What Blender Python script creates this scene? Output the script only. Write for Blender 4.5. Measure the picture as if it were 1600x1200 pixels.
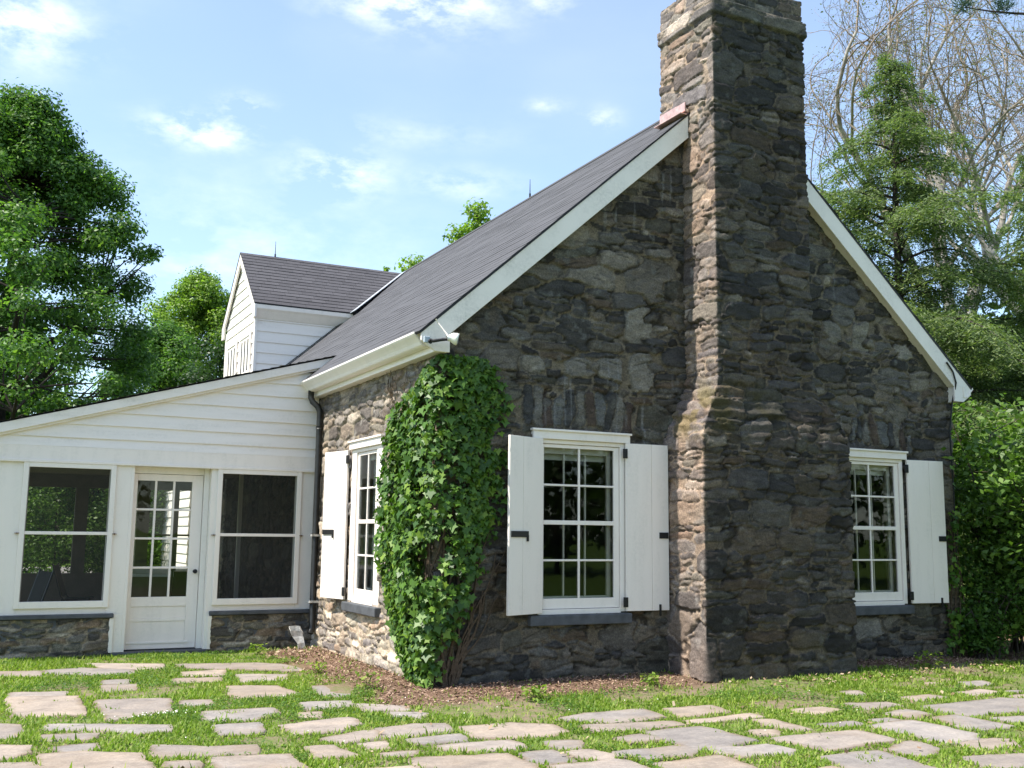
import bpy, math, random
import numpy as np
from mathutils import Matrix, Vector

for o in list(bpy.data.objects):
    bpy.data.objects.remove(o, do_unlink=True)
SC = bpy.context.scene
COL = SC.collection
R = math.radians

# ------------------------------------------------------------------ camera
CAM = np.array([-4.3606, -10.2618, 1.6])
CR = np.array([0.8900779, -0.4556669, 0.0113556])
CU = np.array([-0.0749634, -0.1217651, 0.9897240])
CF = np.array([0.4496018, 0.8817828, 0.1425387])
cam_d = bpy.data.cameras.new('camera')
cam = bpy.data.objects.new('camera', cam_d)
COL.objects.link(cam)
cam_d.sensor_width = 36.0
cam_d.lens = 1634.59 / 1600 * 36.0
cam_d.clip_start = 0.05
cam_d.clip_end = 3000
cam.matrix_world = Matrix(((CR[0], CU[0], -CF[0], CAM[0]), (CR[1], CU[1], -CF[1], CAM[1]),
                           (CR[2], CU[2], -CF[2], CAM[2]), (0, 0, 0, 1)))
SC.camera = cam

def along(px, dist):
    """ground point at a horizontal distance from the viewpoint, in the bearing of picture column px"""
    d = CF + CR * (px - 800) / 1634.59
    d = d[:2] / np.hypot(d[0], d[1])
    return CAM[0] + d[0] * dist, CAM[1] + d[1] * dist

# ------------------------------------------------------------------ sun, sky, exposure
SUN_EL, SUN_A = R(57), R(3.0)
SUN_STR, SKY_STR, EXPO = 4.8, 0.15, 0.86
sd = np.array([-math.cos(SUN_EL) * math.cos(SUN_A), math.cos(SUN_EL) * math.sin(SUN_A), math.sin(SUN_EL)])
sun_d = bpy.data.lights.new('sun', 'SUN')
sun_d.energy = SUN_STR
sun_d.angle = R(0.53)
sun_d.color = (1.0, 0.945, 0.86)
sun = bpy.data.objects.new('sun', sun_d)
COL.objects.link(sun)
sun.rotation_euler = Vector(-sd).to_track_quat('-Z', 'Y').to_euler()
sun.location = (-20, 5, 40)

W = bpy.data.worlds.new('World')
SC.world = W
W.use_nodes = True
wn, wl = W.node_tree.nodes, W.node_tree.links
wn.clear()
def WN(t, **k):
    n = wn.new(t)
    for a, b in k.items(): setattr(n, a, b)
    return n
w_out = WN('ShaderNodeOutputWorld')
w_bg = WN('ShaderNodeBackground')
w_bg.inputs['Strength'].default_value = SKY_STR
w_sky = WN('ShaderNodeTexSky', sky_type='NISHITA', sun_disc=False)
w_sky.sun_elevation = SUN_EL
w_sky.sun_rotation = math.atan2(sd[0], sd[1])
w_sky.air_density = 1.0
w_sky.dust_density = 0.7
w_sky.ozone_density = 0.0
w_tc = WN('ShaderNodeTexCoord')
def wmath(op, a, b=None, c=None):
    n = WN('ShaderNodeMath', operation=op)
    for i, x in enumerate((a, b, c)):
        if x is None: continue
        if isinstance(x, (int, float)): n.inputs[i].default_value = x
        else: wl.new(x, n.inputs[i])
    return n.outputs[0]
def wvec(op, a, b, o=0):
    n = WN('ShaderNodeVectorMath', operation=op)
    for i, x in enumerate((a, b)):
        if isinstance(x, tuple): n.inputs[i].default_value = x
        else: wl.new(x, n.inputs[i])
    return n.outputs['Value'] if op == 'DOT_PRODUCT' else n.outputs[0]
w_n1 = WN('ShaderNodeTexNoise')
w_n1.inputs['Scale'].default_value = 13.0
w_n1.inputs['Detail'].default_value = 8
w_n1.inputs['Roughness'].default_value = 0.62
w_map = WN('ShaderNodeMapping')
w_map.inputs['Scale'].default_value = (1, 1, 2.2)
wl.new(w_tc.outputs['Generated'], w_map.inputs[0])
wl.new(w_map.outputs[0], w_n1.inputs['Vector'])
w_n2 = WN('ShaderNodeTexNoise')
w_n2.inputs['Scale'].default_value = 3.0
w_n2.inputs['Detail'].default_value = 5
wl.new(w_map.outputs[0], w_n2.inputs['Vector'])
w_dir = w_tc.outputs['Generated']
cover = None
# cumulus wisps: bearing and height of each one in the sky, half sizes in degrees, density
CLOUDS = [(-5.8, 28.2, 3.6, 1.3, 1.0), (-7.8, 29.8, 3.0, 1.2, .7), (1.6, 28.2, 1.4, .6, .45), (-1.8, 28.6, 1.0, .5, .4),
          (-17.5, 20.7, 2.2, .75, .9), (-15.2, 21.9, 1.2, .7, .7), (-10.0, 19.2, 2.4, 1.3, .6), (-28, 24.5, 3.2, 1.6, .95),
          (4.9, 22.4, .9, .5, .5), (1.7, 23.1, 1.0, .35, .4), (-3.2, 19.0, 2.6, .7, .35), (-15, 13.0, 9.0, 5.0, .20), (-8, 21.5, 6.0, .7, .20),
          (-29, 27.0, 5.0, 1.5, .2), (30, 20, 5, 2, .5), (70, 25, 8, 3, .8), (130, 30, 12, 5, .8), (200, 35, 14, 6, .8), (-90, 40, 12, 5, .7), (-60, 22, 8, 3, .8)]
BASE_YAW = 27.016
for az, el, sa, se, den in CLOUDS:
    A, E = R(az + BASE_YAW), R(el)
    d = (math.sin(A) * math.cos(E), math.cos(A) * math.cos(E), math.sin(E))
    t = (math.cos(A), -math.sin(A), 0.0)
    u = (-math.sin(A) * math.sin(E), -math.cos(A) * math.sin(E), math.cos(E))
    x = wmath('MULTIPLY', wvec('DOT_PRODUCT', w_dir, t), 1 / math.radians(sa))
    y = wmath('MULTIPLY', wvec('DOT_PRODUCT', w_dir, u), 1 / math.radians(se))
    r2 = wmath('ADD', wmath('MULTIPLY', x, x), wmath('MULTIPLY', y, y))
    front = wmath('GREATER_THAN', wvec('DOT_PRODUCT', w_dir, d), 0.5)
    g = wmath('MULTIPLY', wmath('EXPONENT', wmath('MULTIPLY', r2, -0.9)), front)
    g = wmath('MULTIPLY', g, den)
    cover = g if cover is None else wmath('MAXIMUM', cover, g)
nz = wmath('MULTIPLY', wmath('SUBTRACT', w_n1.outputs['Fac'], 0.42), 4.2)
cover = wmath('MAXIMUM', wmath('MULTIPLY', cover, nz), 0.0)
veil = wmath('ADD', wmath('MULTIPLY', wmath('MAXIMUM', wmath('SUBTRACT', w_n2.outputs['Fac'], 0.5), 0.0), 0.2), 0.11)
cover = wmath('MINIMUM', wmath('MAXIMUM', wmath('ADD', cover, veil), 0.0), 1.0)
w_mix = WN('ShaderNodeMix', data_type='RGBA')
wl.new(cover, w_mix.inputs['Factor'])
w_tint = WN('ShaderNodeMix', data_type='RGBA', blend_type='MULTIPLY')
w_tint.inputs['Factor'].default_value = 1.0
wl.new(w_sky.outputs[0], w_tint.inputs['A'])
w_tint.inputs['B'].default_value = (0.82, 0.955, 1.06, 1)
wl.new(w_tint.outputs['Result'], w_mix.inputs['A'])
w_mix.inputs['B'].default_value = (7.0, 7.0, 7.1, 1)
wl.new(w_mix.outputs['Result'], w_bg.inputs['Color'])
wl.new(w_bg.outputs[0], w_out.inputs['Surface'])

SC.render.engine = 'CYCLES'
SC.view_settings.view_transform = 'Standard'
SC.view_settings.look = 'None'
SC.view_settings.exposure = EXPO
SC.view_settings.gamma = 1.0
SC.view_settings.use_curve_mapping = False
SC.cycles.max_bounces = 10
SC.cycles.transparent_max_bounces = 24
SC.cycles.use_denoising = True

rng = np.random.default_rng(7)
random.seed(7)

# ------------------------------------------------------------------ noise
def _h(ix, iy, seed):
    n = (ix.astype(np.int64) * 374761393 + iy.astype(np.int64) * 668265263 + seed * 1442695041) & 0xffffffff
    n = ((n ^ (n >> 13)) * 1274126177) & 0xffffffff
    return ((n ^ (n >> 16)) & 0xffff) / 65535.0
def vn(x, y, seed=0):
    x = np.asarray(x, float); y = np.asarray(y, float)
    ix, iy = np.floor(x), np.floor(y)
    fx, fy = x - ix, y - iy
    fx = fx * fx * (3 - 2 * fx); fy = fy * fy * (3 - 2 * fy)
    a = _h(ix, iy, seed); b = _h(ix + 1, iy, seed); c = _h(ix, iy + 1, seed); d = _h(ix + 1, iy + 1, seed)
    return (a * (1 - fx) + b * fx) * (1 - fy) + (c * (1 - fx) + d * fx) * fy
def fbm(x, y, seed=0, o=4):
    s = 0; a = .5; t = 0
    for i in range(o):
        s = s + a * vn(x, y, seed + i * 17); t += a
        x = np.asarray(x) * 2.03; y = np.asarray(y) * 2.03; a *= .5
    return s / t
def smooth(a, b, x):
    t = np.clip((x - a) / (b - a), 0, 1)
    return t * t * (3 - 2 * t)

# ------------------------------------------------------------------ materials
class Mat:
    def __init__(s, name):
        s.m = bpy.data.materials.new(name); s.m.use_nodes = True
        s.n = s.m.node_tree.nodes; s.l = s.m.node_tree.links
        s.b = s.n['Principled BSDF']; s.out = s.n['Material Output']
    def new(s, t, **k):
        n = s.n.new(t)
        for a, b in k.items(): setattr(n, a, b)
        return n
    def link(s, a, b): s.l.new(a, b)
    def val(s, n, i, v):
        if hasattr(v, 'is_linked'): s.l.new(v, n.inputs[i])
        else: n.inputs[i].default_value = v
    def coord(s, kind='Object'):
        return s.new('ShaderNodeTexCoord').outputs[kind]
    def noise(s, scale, detail=4, rough=.55, vec=None, stretch=None):
        n = s.new('ShaderNodeTexNoise')
        n.inputs['Scale'].default_value = scale; n.inputs['Detail'].default_value = detail; n.inputs['Roughness'].default_value = rough
        v = vec if vec is not None else s.coord()
        if stretch:
            mp = s.new('ShaderNodeMapping'); mp.inputs['Scale'].default_value = stretch; s.link(v, mp.inputs[0]); v = mp.outputs[0]
        s.link(v, n.inputs['Vector'])
        return n.outputs['Fac']
    def ramp(s, fac, stops):
        n = s.new('ShaderNodeValToRGB'); e = n.color_ramp.elements
        while len(e) < len(stops): e.new(.5)
        for i, (p, c) in enumerate(stops):
            e[i].position = p; e[i].color = (*c, 1) if len(c) == 3 else c
        s.link(fac, n.inputs[0]); return n.outputs[0]
    def mix(s, f, a, b, blend='MIX'):
        n = s.new('ShaderNodeMix', data_type='RGBA', blend_type=blend)
        for k, v in (('Factor', f), ('A', a), ('B', b)):
            if hasattr(v, 'is_linked'): s.link(v, n.inputs[k])
            else: n.inputs[k].default_value = ((*v, 1) if isinstance(v, tuple) and len(v) == 3 else v)
        return n.outputs['Result']
    def math(s, op, a, b=0.0):
        n = s.new('ShaderNodeMath', operation=op)
        s.val(n, 0, a); s.val(n, 1, b); return n.outputs[0]
    def bump(s, h, strength=.3, dist=.01, normal=None):
        n = s.new('ShaderNodeBump'); n.inputs['Strength'].default_value = strength; n.inputs['Distance'].default_value = dist
        s.link(h, n.inputs['Height'])
        if normal is not None: s.link(normal, n.inputs['Normal'])
        s.link(n.outputs[0], s.b.inputs['Normal']); return n.outputs[0]
    def base(s, c, rough=.6, spec=.3):
        if hasattr(c, 'is_linked'): s.link(c, s.b.inputs['Base Color'])
        else: s.b.inputs['Base Color'].default_value = (*c, 1)
        s.b.inputs['Roughness'].default_value = rough
        s.b.inputs['Specular IOR Level'].default_value = spec
        return s

M = {}
def simple(name, col, rough=.6, spec=.3, var=.12, scale=6, bump=.0, bscale=60, metal=0):
    m = Mat(name)
    f = m.noise(scale, 5)
    lo = tuple(max(0, c * (1 - var)) for c in col); hi = tuple(min(1, c * (1 + var)) for c in col)
    m.base(m.ramp(f, [(.3, lo), (.7, hi)]), rough, spec)
    m.b.inputs['Metallic'].default_value = metal
    if bump: m.bump(m.noise(bscale, 4), bump, .004)
    M[name] = m.m
    return m
def paint(name, col, dirt=(.45, .42, .36), amount=.25, streak=(3, 3, .6)):
    m = Mat(name)
    f1 = m.noise(2.2, 6, .6, stretch=streak); f2 = m.noise(28, 5, .7)
    f = m.math('MULTIPLY', m.ramp(f1, [(.45, (0, 0, 0)), (.75, (1, 1, 1))]), m.ramp(f2, [(.35, (0, 0, 0)), (.72, (1, 1, 1))]))
    f = m.math('MULTIPLY', f, amount)
    m.base(m.mix(f, col, dirt), .42, .35)
    m.bump(m.math('ADD', m.noise(90, 3), m.noise(9, 4, .5, stretch=(1, 1, .3))), .12, .004)
    M[name] = m.m
paint('white_paint', (.88, .80, .725), amount=.4)
paint('cream_paint', (.865, .80, .72), amount=.35)
paint('clapboard_paint', (.87, .80, .735), amount=.5, streak=(.6, .6, 5))
paint('peeling_paint', (.85, .785, .72), dirt=(.30, .29, .26), amount=.6, streak=(1, 1, 1))
simple('dark_pane', (.05, .055, .06), .2, .5)
simple('slate_sill', (.085, .09, .098), .7, .3, .25, 9, .5, 40)
simple('black_iron', (.012, .012, .013), .5, .4, .2, 30)
simple('dark_pipe', (.018, .019, .018), .45, .4, .4, 12)
simple('interior', (.16, .15, .13), .9, .1)
simple('porch_inside', (.21, .18, .14), .8, .2)
simple('floor_board', (.08, .07, .06), .7, .2)
simple('table_top', (.55, .54, .52), .5, .3)
simple('chair_cloth', (.02, .021, .02), .7, .2)
simple('chair_frame', (.03, .03, .03), .35, .5)
simple('curtain', (.6, .58, .5), .9, .1)
simple('copper', (.66, .42, .36), .4, .5, .25, 14, .2, 30, metal=.55)
simple('lead_flash', (.52, .55, .58), .4, .5, .3, 12, .3, 20, metal=.1)
simple('lamp_glass', (.75, .76, .68), .12, .6, .05)
simple('blue_box', (.42, .48, .52), .5, .3)
simple('grey_cable', (.6, .6, .58), .5, .3)
simple('galvanised', (.55, .54, .50), .45, .5, .45, 18, .4, 25, metal=.25)
simple('rust', (.16, .07, .03), .8, .2, .4, 20)
simple('soil', (.13, .10, .07), .95, .1)

def glass(name, tint=(1, 1, 1), ior=1.5, gain=1.0):
    m = Mat(name)
    m.n.remove(m.b)
    fr = m.new('ShaderNodeFresnel'); fr.inputs['IOR'].default_value = ior
    nb = m.new('ShaderNodeBump'); nb.inputs['Strength'].default_value = .06; nb.inputs['Distance'].default_value = .02
    m.link(m.noise(2.5, 2), nb.inputs['Height'])
    tr = m.new('ShaderNodeBsdfTransparent'); tr.inputs[0].default_value = (*tint, 1)
    gl = m.new('ShaderNodeBsdfGlossy'); gl.inputs['Roughness'].default_value = .015
    m.link(nb.outputs[0], gl.inputs['Normal'])
    mx = m.new('ShaderNodeMixShader')
    m.link(m.math('MULTIPLY', fr.outputs[0], gain), mx.inputs[0]); m.link(tr.outputs[0], mx.inputs[1]); m.link(gl.outputs[0], mx.inputs[2])
    m.link(mx.outputs[0], m.out.inputs[0])
    M[name] = m.m
glass('window_glass', (.82, .85, .83), 1.5, 1.1)
def screen(name, col, op):
    m = Mat(name)
    m.base(col, .7, .2)
    tr = m.new('ShaderNodeBsdfTransparent')
    mx = m.new('ShaderNodeMixShader'); mx.inputs[0].default_value = op
    m.link(tr.outputs[0], mx.inputs[1]); m.link(m.b.outputs[0], mx.inputs[2]); m.link(mx.outputs[0], m.out.inputs[0])
    M[name] = m.m
screen('insect_screen', (.032, .032, .029), .50)

# shingles: u along the course, v up the slope, in metres
def shingle(name, c1, c2, mort):
    m = Mat(name)
    uv = m.coord('UV')
    b = m.new('ShaderNodeTexBrick')
    b.inputs['Color1'].default_value = (*c1, 1); b.inputs['Color2'].default_value = (*c2, 1); b.inputs['Mortar'].default_value = (*mort, 1)
    b.inputs['Scale'].default_value = 1.0; b.inputs['Mortar Size'].default_value = .004
    b.inputs['Brick Width'].default_value = .30; b.inputs['Row Height'].default_value = .13; b.inputs['Bias'].default_value = 0
    m.link(uv, b.inputs['Vector'])
    n1 = m.noise(140, 3, .6, uv); n2 = m.noise(1.3, 4, .6, uv, (.4, 1, 1)); n3 = m.noise(6, 4, .6, uv, (1, .5, 1))
    c = m.mix(.55, b.outputs['Color'], m.ramp(n1, [(.3, (.45, .45, .45)), (.7, (1.5, 1.5, 1.5))]), 'MULTIPLY')
    c = m.mix(.3, c, m.ramp(n2, [(.3, (.72, .70, .72)), (.7, (1.2, 1.2, 1.2))]), 'MULTIPLY')
    c = m.mix(.35, c, m.ramp(n3, [(.3, (.7, .7, .72)), (.7, (1.2, 1.2, 1.2))]), 'MULTIPLY')
    m.base(c, .85, .25)
    m.bump(n1, .5, .004)
    M[name] = m.m
shingle('roof_shingle', (.080, .079, .083), (.090, .089, .093), (.073, .072, .075))
shingle('dormer_shingle', (.074, .071, .076), (.094, .090, .096), (.045, .043, .046))

# stone: colour comes from the wall builder (one tone per stone, mortar, moss), grain from noise
m = Mat('rubble_stone')
at = m.new('ShaderNodeAttribute', attribute_name='tone')
g1 = m.noise(55, 6, .7); g2 = m.noise(9, 5, .65, stretch=(1, 1, 3))
c = m.mix(.75, at.outputs['Color'], m.ramp(g1, [(.30, (.35, .35, .36)), (.5, (1, 1, 1)), (.70, (1.8, 1.78, 1.72))]), 'MULTIPLY')
c = m.mix(.6, c, m.ramp(g2, [(.3, (.55, .55, .56)), (.7, (1.45, 1.43, 1.38))]), 'MULTIPLY')
m.base(c, .82, .28)
m.bump(m.math('ADD', g1, m.noise(150, 3)), .55, .006)
M['rubble_stone'] = m.m

def leafmat(name, dark, light, yellow=None, rough=.45, trans=.35, spec=.35):
    m = Mat(name)
    geo = m.new('ShaderNodeNewGeometry')
    rnd = geo.outputs['Random Per Island']
    stops = [(0, dark), (.75, light)] + ([(1, yellow)] if yellow else [])
    c = m.ramp(rnd, stops)
    n = m.noise(.55, 3)
    c = m.mix(.5, c, m.ramp(n, [(.3, (.7, .75, .7)), (.7, (1.25, 1.2, 1.1))]), 'MULTIPLY')
    m.base(c, rough, spec)
    tl = m.new('ShaderNodeBsdfTranslucent')
    m.link(m.mix(.6, c, (1.5, 1.9, .5), 'MULTIPLY'), tl.inputs[0])
    mx = m.new('ShaderNodeMixShader'); mx.inputs[0].default_value = trans
    m.link(m.b.outputs[0], mx.inputs[1]); m.link(tl.outputs[0], mx.inputs[2]); m.link(mx.outputs[0], m.out.inputs[0])
    M[name] = m.m
leafmat('maple_leaf', (.04, .095, .02), (.10, .20, .038), (.18, .29, .055), .45, .42)
leafmat('light_leaf', (.09, .16, .022), (.20, .31, .045), (.27, .36, .06), .45, .45)
leafmat('dark_leaf', (.02, .045, .014), (.05, .10, .025))
leafmat('hemlock_leaf', (.055, .088, .038), (.155, .21, .078), (.26, .31, .11), .55, .38)
leafmat('pine_leaf', (.018, .045, .028), (.04, .085, .05), None, .5, .15)
leafmat('sycamore_leaf', (.10, .12, .05), (.20, .20, .10), None, .5, .4)
leafmat('bush_leaf', (.05, .10, .016), (.11, .20, .03), (.16, .25, .045))
leafmat('ivy_leaf', (.028, .075, .010), (.085, .175, .018), (.17, .26, .03), .46, .20, .35)
leafmat('wood_leaf', (.03, .055, .02), (.07, .12, .035), None)
leafmat('grass_blade', (.11, .19, .022), (.22, .31, .045), (.36, .38, .12), .55, .38, .25)
simple('bark', (.075, .062, .05), .9, .1, .35, 12, .7, 25)
simple('dark_bark', (.04, .033, .028), .9, .1, .35, 12, .7, 25)
simple('ivy_stem', (.11, .08, .055), .9, .1, .35, 30, .5, 60)
m = Mat('white_bark')
f = m.noise(1.6, 5, .7)
m.base(m.ramp(f, [(.35, (.17, .145, .12)), (.52, (.32, .285, .245)), (.7, (.54, .51, .46))]), .8, .15)
M['white_bark'] = m.m
simple('twig', (.26, .21, .165), .9, .1, .3, 5)

# ------------------------------------------------------------------ objects
def tag(o, label=None, cat=None, group=None, kind=None):
    if label: o['label'] = label
    if cat: o['category'] = cat
    if group: o['group'] = group
    if kind: o['kind'] = kind
    return o
def thing(name, label, cat, loc=(0, 0, 0), group=None):
    o = bpy.data.objects.new(name, None); COL.objects.link(o)
    o.location = loc; o.empty_display_size = .3
    return tag(o, label, cat, group)
def world_off(p):
    v = np.zeros(3)
    while p is not None:
        v += np.array(p.location); p = p.parent
    return v
def mesh_obj(name, V, faces, mat, parent=None, smooth=False, uv=None, tone=None, loc=None):
    """faces: list of index tuples, or an (n,k) array"""
    V = np.asarray(V, float).reshape(-1, 3)
    off = world_off(parent) if parent is not None else (np.array(loc, float) if loc is not None else np.zeros(3))
    V = V - off
    me = bpy.data.meshes.new(name)
    if isinstance(faces, np.ndarray):
        k = faces.shape[1]; n = len(faces)
        me.vertices.add(len(V)); me.vertices.foreach_set('co', V.astype(np.float32).ravel())
        me.loops.add(n * k); me.loops.foreach_set('vertex_index', faces.astype(np.int32).ravel())
        me.polygons.add(n); me.polygons.foreach_set('loop_start', (np.arange(n) * k).astype(np.int32))
        me.update(calc_edges=True)
    else:
        me.from_pydata(V.tolist(), [], faces)
        me.update()
    if smooth: me.polygons.foreach_set('use_smooth', [True] * len(me.polygons))
    if uv is not None:
        l = me.uv_layers.new(name='UVMap')
        vi = np.empty(len(me.loops), np.int32); me.loops.foreach_get('vertex_index', vi)
        l.data.foreach_set('uv', np.asarray(uv, np.float32)[vi].ravel())
    if tone is not None:
        a = me.color_attributes.new('tone', 'FLOAT_COLOR', 'POINT')
        t = np.ones((len(V), 4), np.float32); t[:, :3] = tone
        a.data.foreach_set('color', t.ravel())
    me.materials.append(M[mat])
    o = bpy.data.objects.new(name, me); COL.objects.link(o)
    if parent is not None: o.parent = parent
    elif loc is not None: o.location = loc
    return o

class MB:
    def __init__(s, xf=None): s.v = []; s.f = []; s.xf = xf
    def add(s, vs, fs):
        k = len(s.v)
        for p in vs: s.v.append(s.xf(*p) if s.xf else tuple(p))
        s.f += [tuple(i + k for i in f) for f in fs]
        return s
    def box(s, x0, x1, y0, y1, z0, z1):
        v = [(x0, y0, z0), (x1, y0, z0), (x1, y1, z0), (x0, y1, z0), (x0, y0, z1), (x1, y0, z1), (x1, y1, z1), (x0, y1, z1)]
        return s.add(v, [(0, 3, 2, 1), (4, 5, 6, 7), (0, 1, 5, 4), (1, 2, 6, 5), (2, 3, 7, 6), (3, 0, 4, 7)])
    def prism(s, poly, axis, a, b):
        """poly: 2-D outline; axis 'x','y' or 'z' extruded from a to b"""
        f = {'x': lambda p, t: (t, p[0], p[1]), 'y': lambda p, t: (p[0], t, p[1]), 'z': lambda p, t: (p[0], p[1], t)}[axis]
        n = len(poly)
        v = [f(p, a) for p in poly] + [f(p, b) for p in poly]
        return s.add(v, [tuple(range(n))[::-1], tuple(range(n, 2 * n))] + [(i, (i + 1) % n, n + (i + 1) % n, n + i) for i in range(n)])
    def tube(s, pts, rad, n=8, cap=True):
        pts = np.asarray(pts, float); m_ = len(pts)
        if np.isscalar(rad): rad = [rad] * m_
        t = np.gradient(pts, axis=0); t /= np.linalg.norm(t, axis=1)[:, None] + 1e-9
        ref = np.array([0, 0, 1.]) if abs(t[0][2]) < .9 else np.array([1., 0, 0])
        vs = []
        for i in range(m_):
            a = np.cross(t[i], ref); a /= np.linalg.norm(a) + 1e-9; b = np.cross(t[i], a)
            for k in range(n):
                an = 2 * math.pi * k / n
                vs.append(pts[i] + rad[i] * (a * math.cos(an) + b * math.sin(an)))
        fs = [(i * n + k, i * n + (k + 1) % n, (i + 1) * n + (k + 1) % n, (i + 1) * n + k) for i in range(m_ - 1) for k in range(n)]
        if cap: fs += [tuple(range(n)), tuple(range((m_ - 1) * n, m_ * n))[::-1]]
        return s.add([tuple(p) for p in vs], fs)
    def build(s, name, mat, parent=None, bevel=0.0, smooth=False, loc=None):
        o = mesh_obj(name, s.v, s.f, mat, parent, smooth, loc=loc)
        if bevel:
            md = o.modifiers.new('edge', 'BEVEL'); md.width = bevel; md.segments = 2; md.limit_method = 'ANGLE'; md.angle_limit = R(40)
        return o

# ------------------------------------------------------------------ rubble masonry
PAL = np.array([(.110, .113, .114), (.060, .062, .064), (.175, .172, .160), (.128, .118, .102), (.096, .100, .090), (.046, .046, .047),
                (.235, .230, .212), (.135, .112, .090), (.075, .080, .090), (.150, .140, .120)])
PALW = np.array([.18, .19, .11, .13, .10, .08, .04, .06, .06, .05]); PALW = PALW / PALW.sum()
def rubble_sites(u0, u1, z0, z1, rg, special=()):
    st = []
    z = z0
    while z < z1:
        h = float(rg.choice([.065, .095, .13, .175, .24], p=[.24, .26, .24, .16, .10]))
        u = u0 - rg.uniform(0, .4)
        while u < u1:
            w = float(np.clip(h * rg.uniform(1.3, 4.6), .13, .62))
            cu, cz = u + w / 2, z + h / 2
            if h > .17 and rg.random() < .4:
                k = rg.uniform(.35, .65)
                st.append([cu, z + h * k / 2, w / 2, h * k / 2]); st.append([cu + rg.uniform(-.03, .03), z + h * (1 + k) / 2, w / 2, h * (1 - k) / 2])
            else:
                st.append([cu, cz + rg.uniform(-.02, .02), w / 2, h / 2])
            u += w
        z += h
    st = np.array(st)
    area = (u1 - u0) * (z1 - z0)
    big = []
    for _ in range(int(area * .7)):
        a, b = rg.uniform(.15, .32), rg.uniform(.09, .19)
        cu, cz = rg.uniform(u0, u1), rg.uniform(z0, z1)
        if any(abs(cu - q[0]) < a + q[2] and abs(cz - q[1]) < b + q[3] for q in big): continue
        big.append([cu, cz, a, b])
    for lst in (big, list(special)):
        if not lst: continue
        for q in lst:
            keep = ~((np.abs(st[:, 0] - q[0]) < q[2] * .95) & (np.abs(st[:, 1] - q[1]) < q[3] * .95))
            st = st[keep]
        st = np.vstack([st, np.array(lst)])
    return st
def rubble(U, Z, sites, rg, warp=1.0, relief=1.0, gap=1.0, pale=(), arch=()):
    """height field and colour of rubble stonework over the grid U,Z (metres)"""
    wu = (fbm(U * 2.1, Z * 2.1, 3, 3) - .5) * .22 * warp + (vn(U * 11, Z * 11, 5) - .5) * .035
    wz = (fbm(U * 1.4, Z * 2.3, 9, 3) - .5) * .20 * warp + (vn(U * 9, Z * 13, 8) - .5) * .032
    Uw, Zw = U + wu, Z + wz
    F1 = np.full(U.shape, 9.0); F2 = np.full(U.shape, 9.0); ID = np.zeros(U.shape, np.int32)
    um = U.mean(0); zm = Z.mean(1)
    n = len(sites)
    rot = rg.normal(0, .10, n)
    pw = rg.uniform(2.0, 5.0, n)
    for i, (cu, cz, a, b) in enumerate(sites):
        e = 1.55; pad = .16
        j0, j1 = np.searchsorted(um, [cu - a * e - pad, cu + a * e + pad]); k0, k1 = np.searchsorted(zm, [cz - b * e - pad, cz + b * e + pad])
        if j1 <= j0 or k1 <= k0: continue
        du = Uw[k0:k1, j0:j1] - cu; dz = Zw[k0:k1, j0:j1] - cz
        c_, s_ = math.cos(rot[i]), math.sin(rot[i])
        x = np.abs(du * c_ + dz * s_) / a; y = np.abs(-du * s_ + dz * c_) / b
        d = (x ** pw[i] + y ** pw[i]) ** (1 / pw[i])
        f1 = F1[k0:k1, j0:j1]; f2 = F2[k0:k1, j0:j1]; idd = ID[k0:k1, j0:j1]
        new = d < f1
        F2[k0:k1, j0:j1] = np.where(new, f1, np.minimum(f2, d))
        ID[k0:k1, j0:j1] = np.where(new, i, idd)
        F1[k0:k1, j0:j1] = np.where(new, d, f1)
    b_ = np.minimum(sites[:, 3], sites[:, 2])[ID]
    e = np.minimum((F2 - F1) * .5, (1.20 - F1) * .8) * b_
    e = e + (vn(U * 38, Z * 38, 31) - .5) * .010
    mask = smooth(.0025, .008 * gap, e)
    h0 = rg.uniform(.002, .022, n)[ID]
    tu = rg.normal(0, .05, n)[ID]; tz = rg.normal(0, .08, n)[ID]
    cu = sites[:, 0][ID]; cz = sites[:, 1][ID]
    dome = smooth(0, .03, e) * .004
    grain = (fbm(U * 13 + ID * 3.7, Z * 24, 41, 4) - .5) * .022
    crk = smooth(.80, .90, vn(U * 3.2 + ID * 7.7, Z * 34 + (U - cu) * rg.normal(0, 12, n)[ID] + ID * 1.9, 77)) * smooth(.35, .55, vn(U * 5 + ID, Z * 5, 79))
    grain = grain - crk * .007
    deep = smooth(.56, .66, fbm(U * 6.5, Z * 6.5, 83, 3))
    H = mask * (h0 + (U - cu) * tu + (Z - cz) * tz + dome + grain) - (1 - mask) * (.002 + .004 * vn(U * 50, Z * 50, 12) + .016 * deep)
    pal = PAL[rg.choice(len(PAL), n, p=PALW)] * np.array((1.12, 1.0, .86)) * rg.uniform(.75, 1.3, n)[:, None]
    for k, q in enumerate(arch): pal[(np.abs(sites[:, 0] - q[0]) < 1e-6) & (np.abs(sites[:, 1] - q[1]) < 1e-6)] = np.array([(.07, .068, .066), (.19, .175, .15), (.10, .072, .056), (.15, .148, .138)][k % 4])
    for q in pale: pal[(np.abs(sites[:, 0] - q[0]) < 1e-6) & (np.abs(sites[:, 1] - q[1]) < 1e-6)] = np.array((.27, .245, .205)) * rg.uniform(.75, 1.15)
    col = pal[ID] * (.55 + .9 * fbm(U * 6 + ID * 2.1, Z * 13, 51, 5))[..., None] * (1 - .55 * crk)[..., None]
    lich = smooth(.66, .74, fbm(U * 9 + 4, Z * 9, 87, 4))[..., None] * .5
    col = col * (1 - lich) + np.array((.19, .19, .17)) * lich
    rust = smooth(.66, .82, fbm(U * 3.1 + 9, Z * 4 + 2, 61, 4))[..., None]
    col = col * (1 - .4 * rust) + np.array((.14, .105, .07)) * .4 * rust
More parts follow.
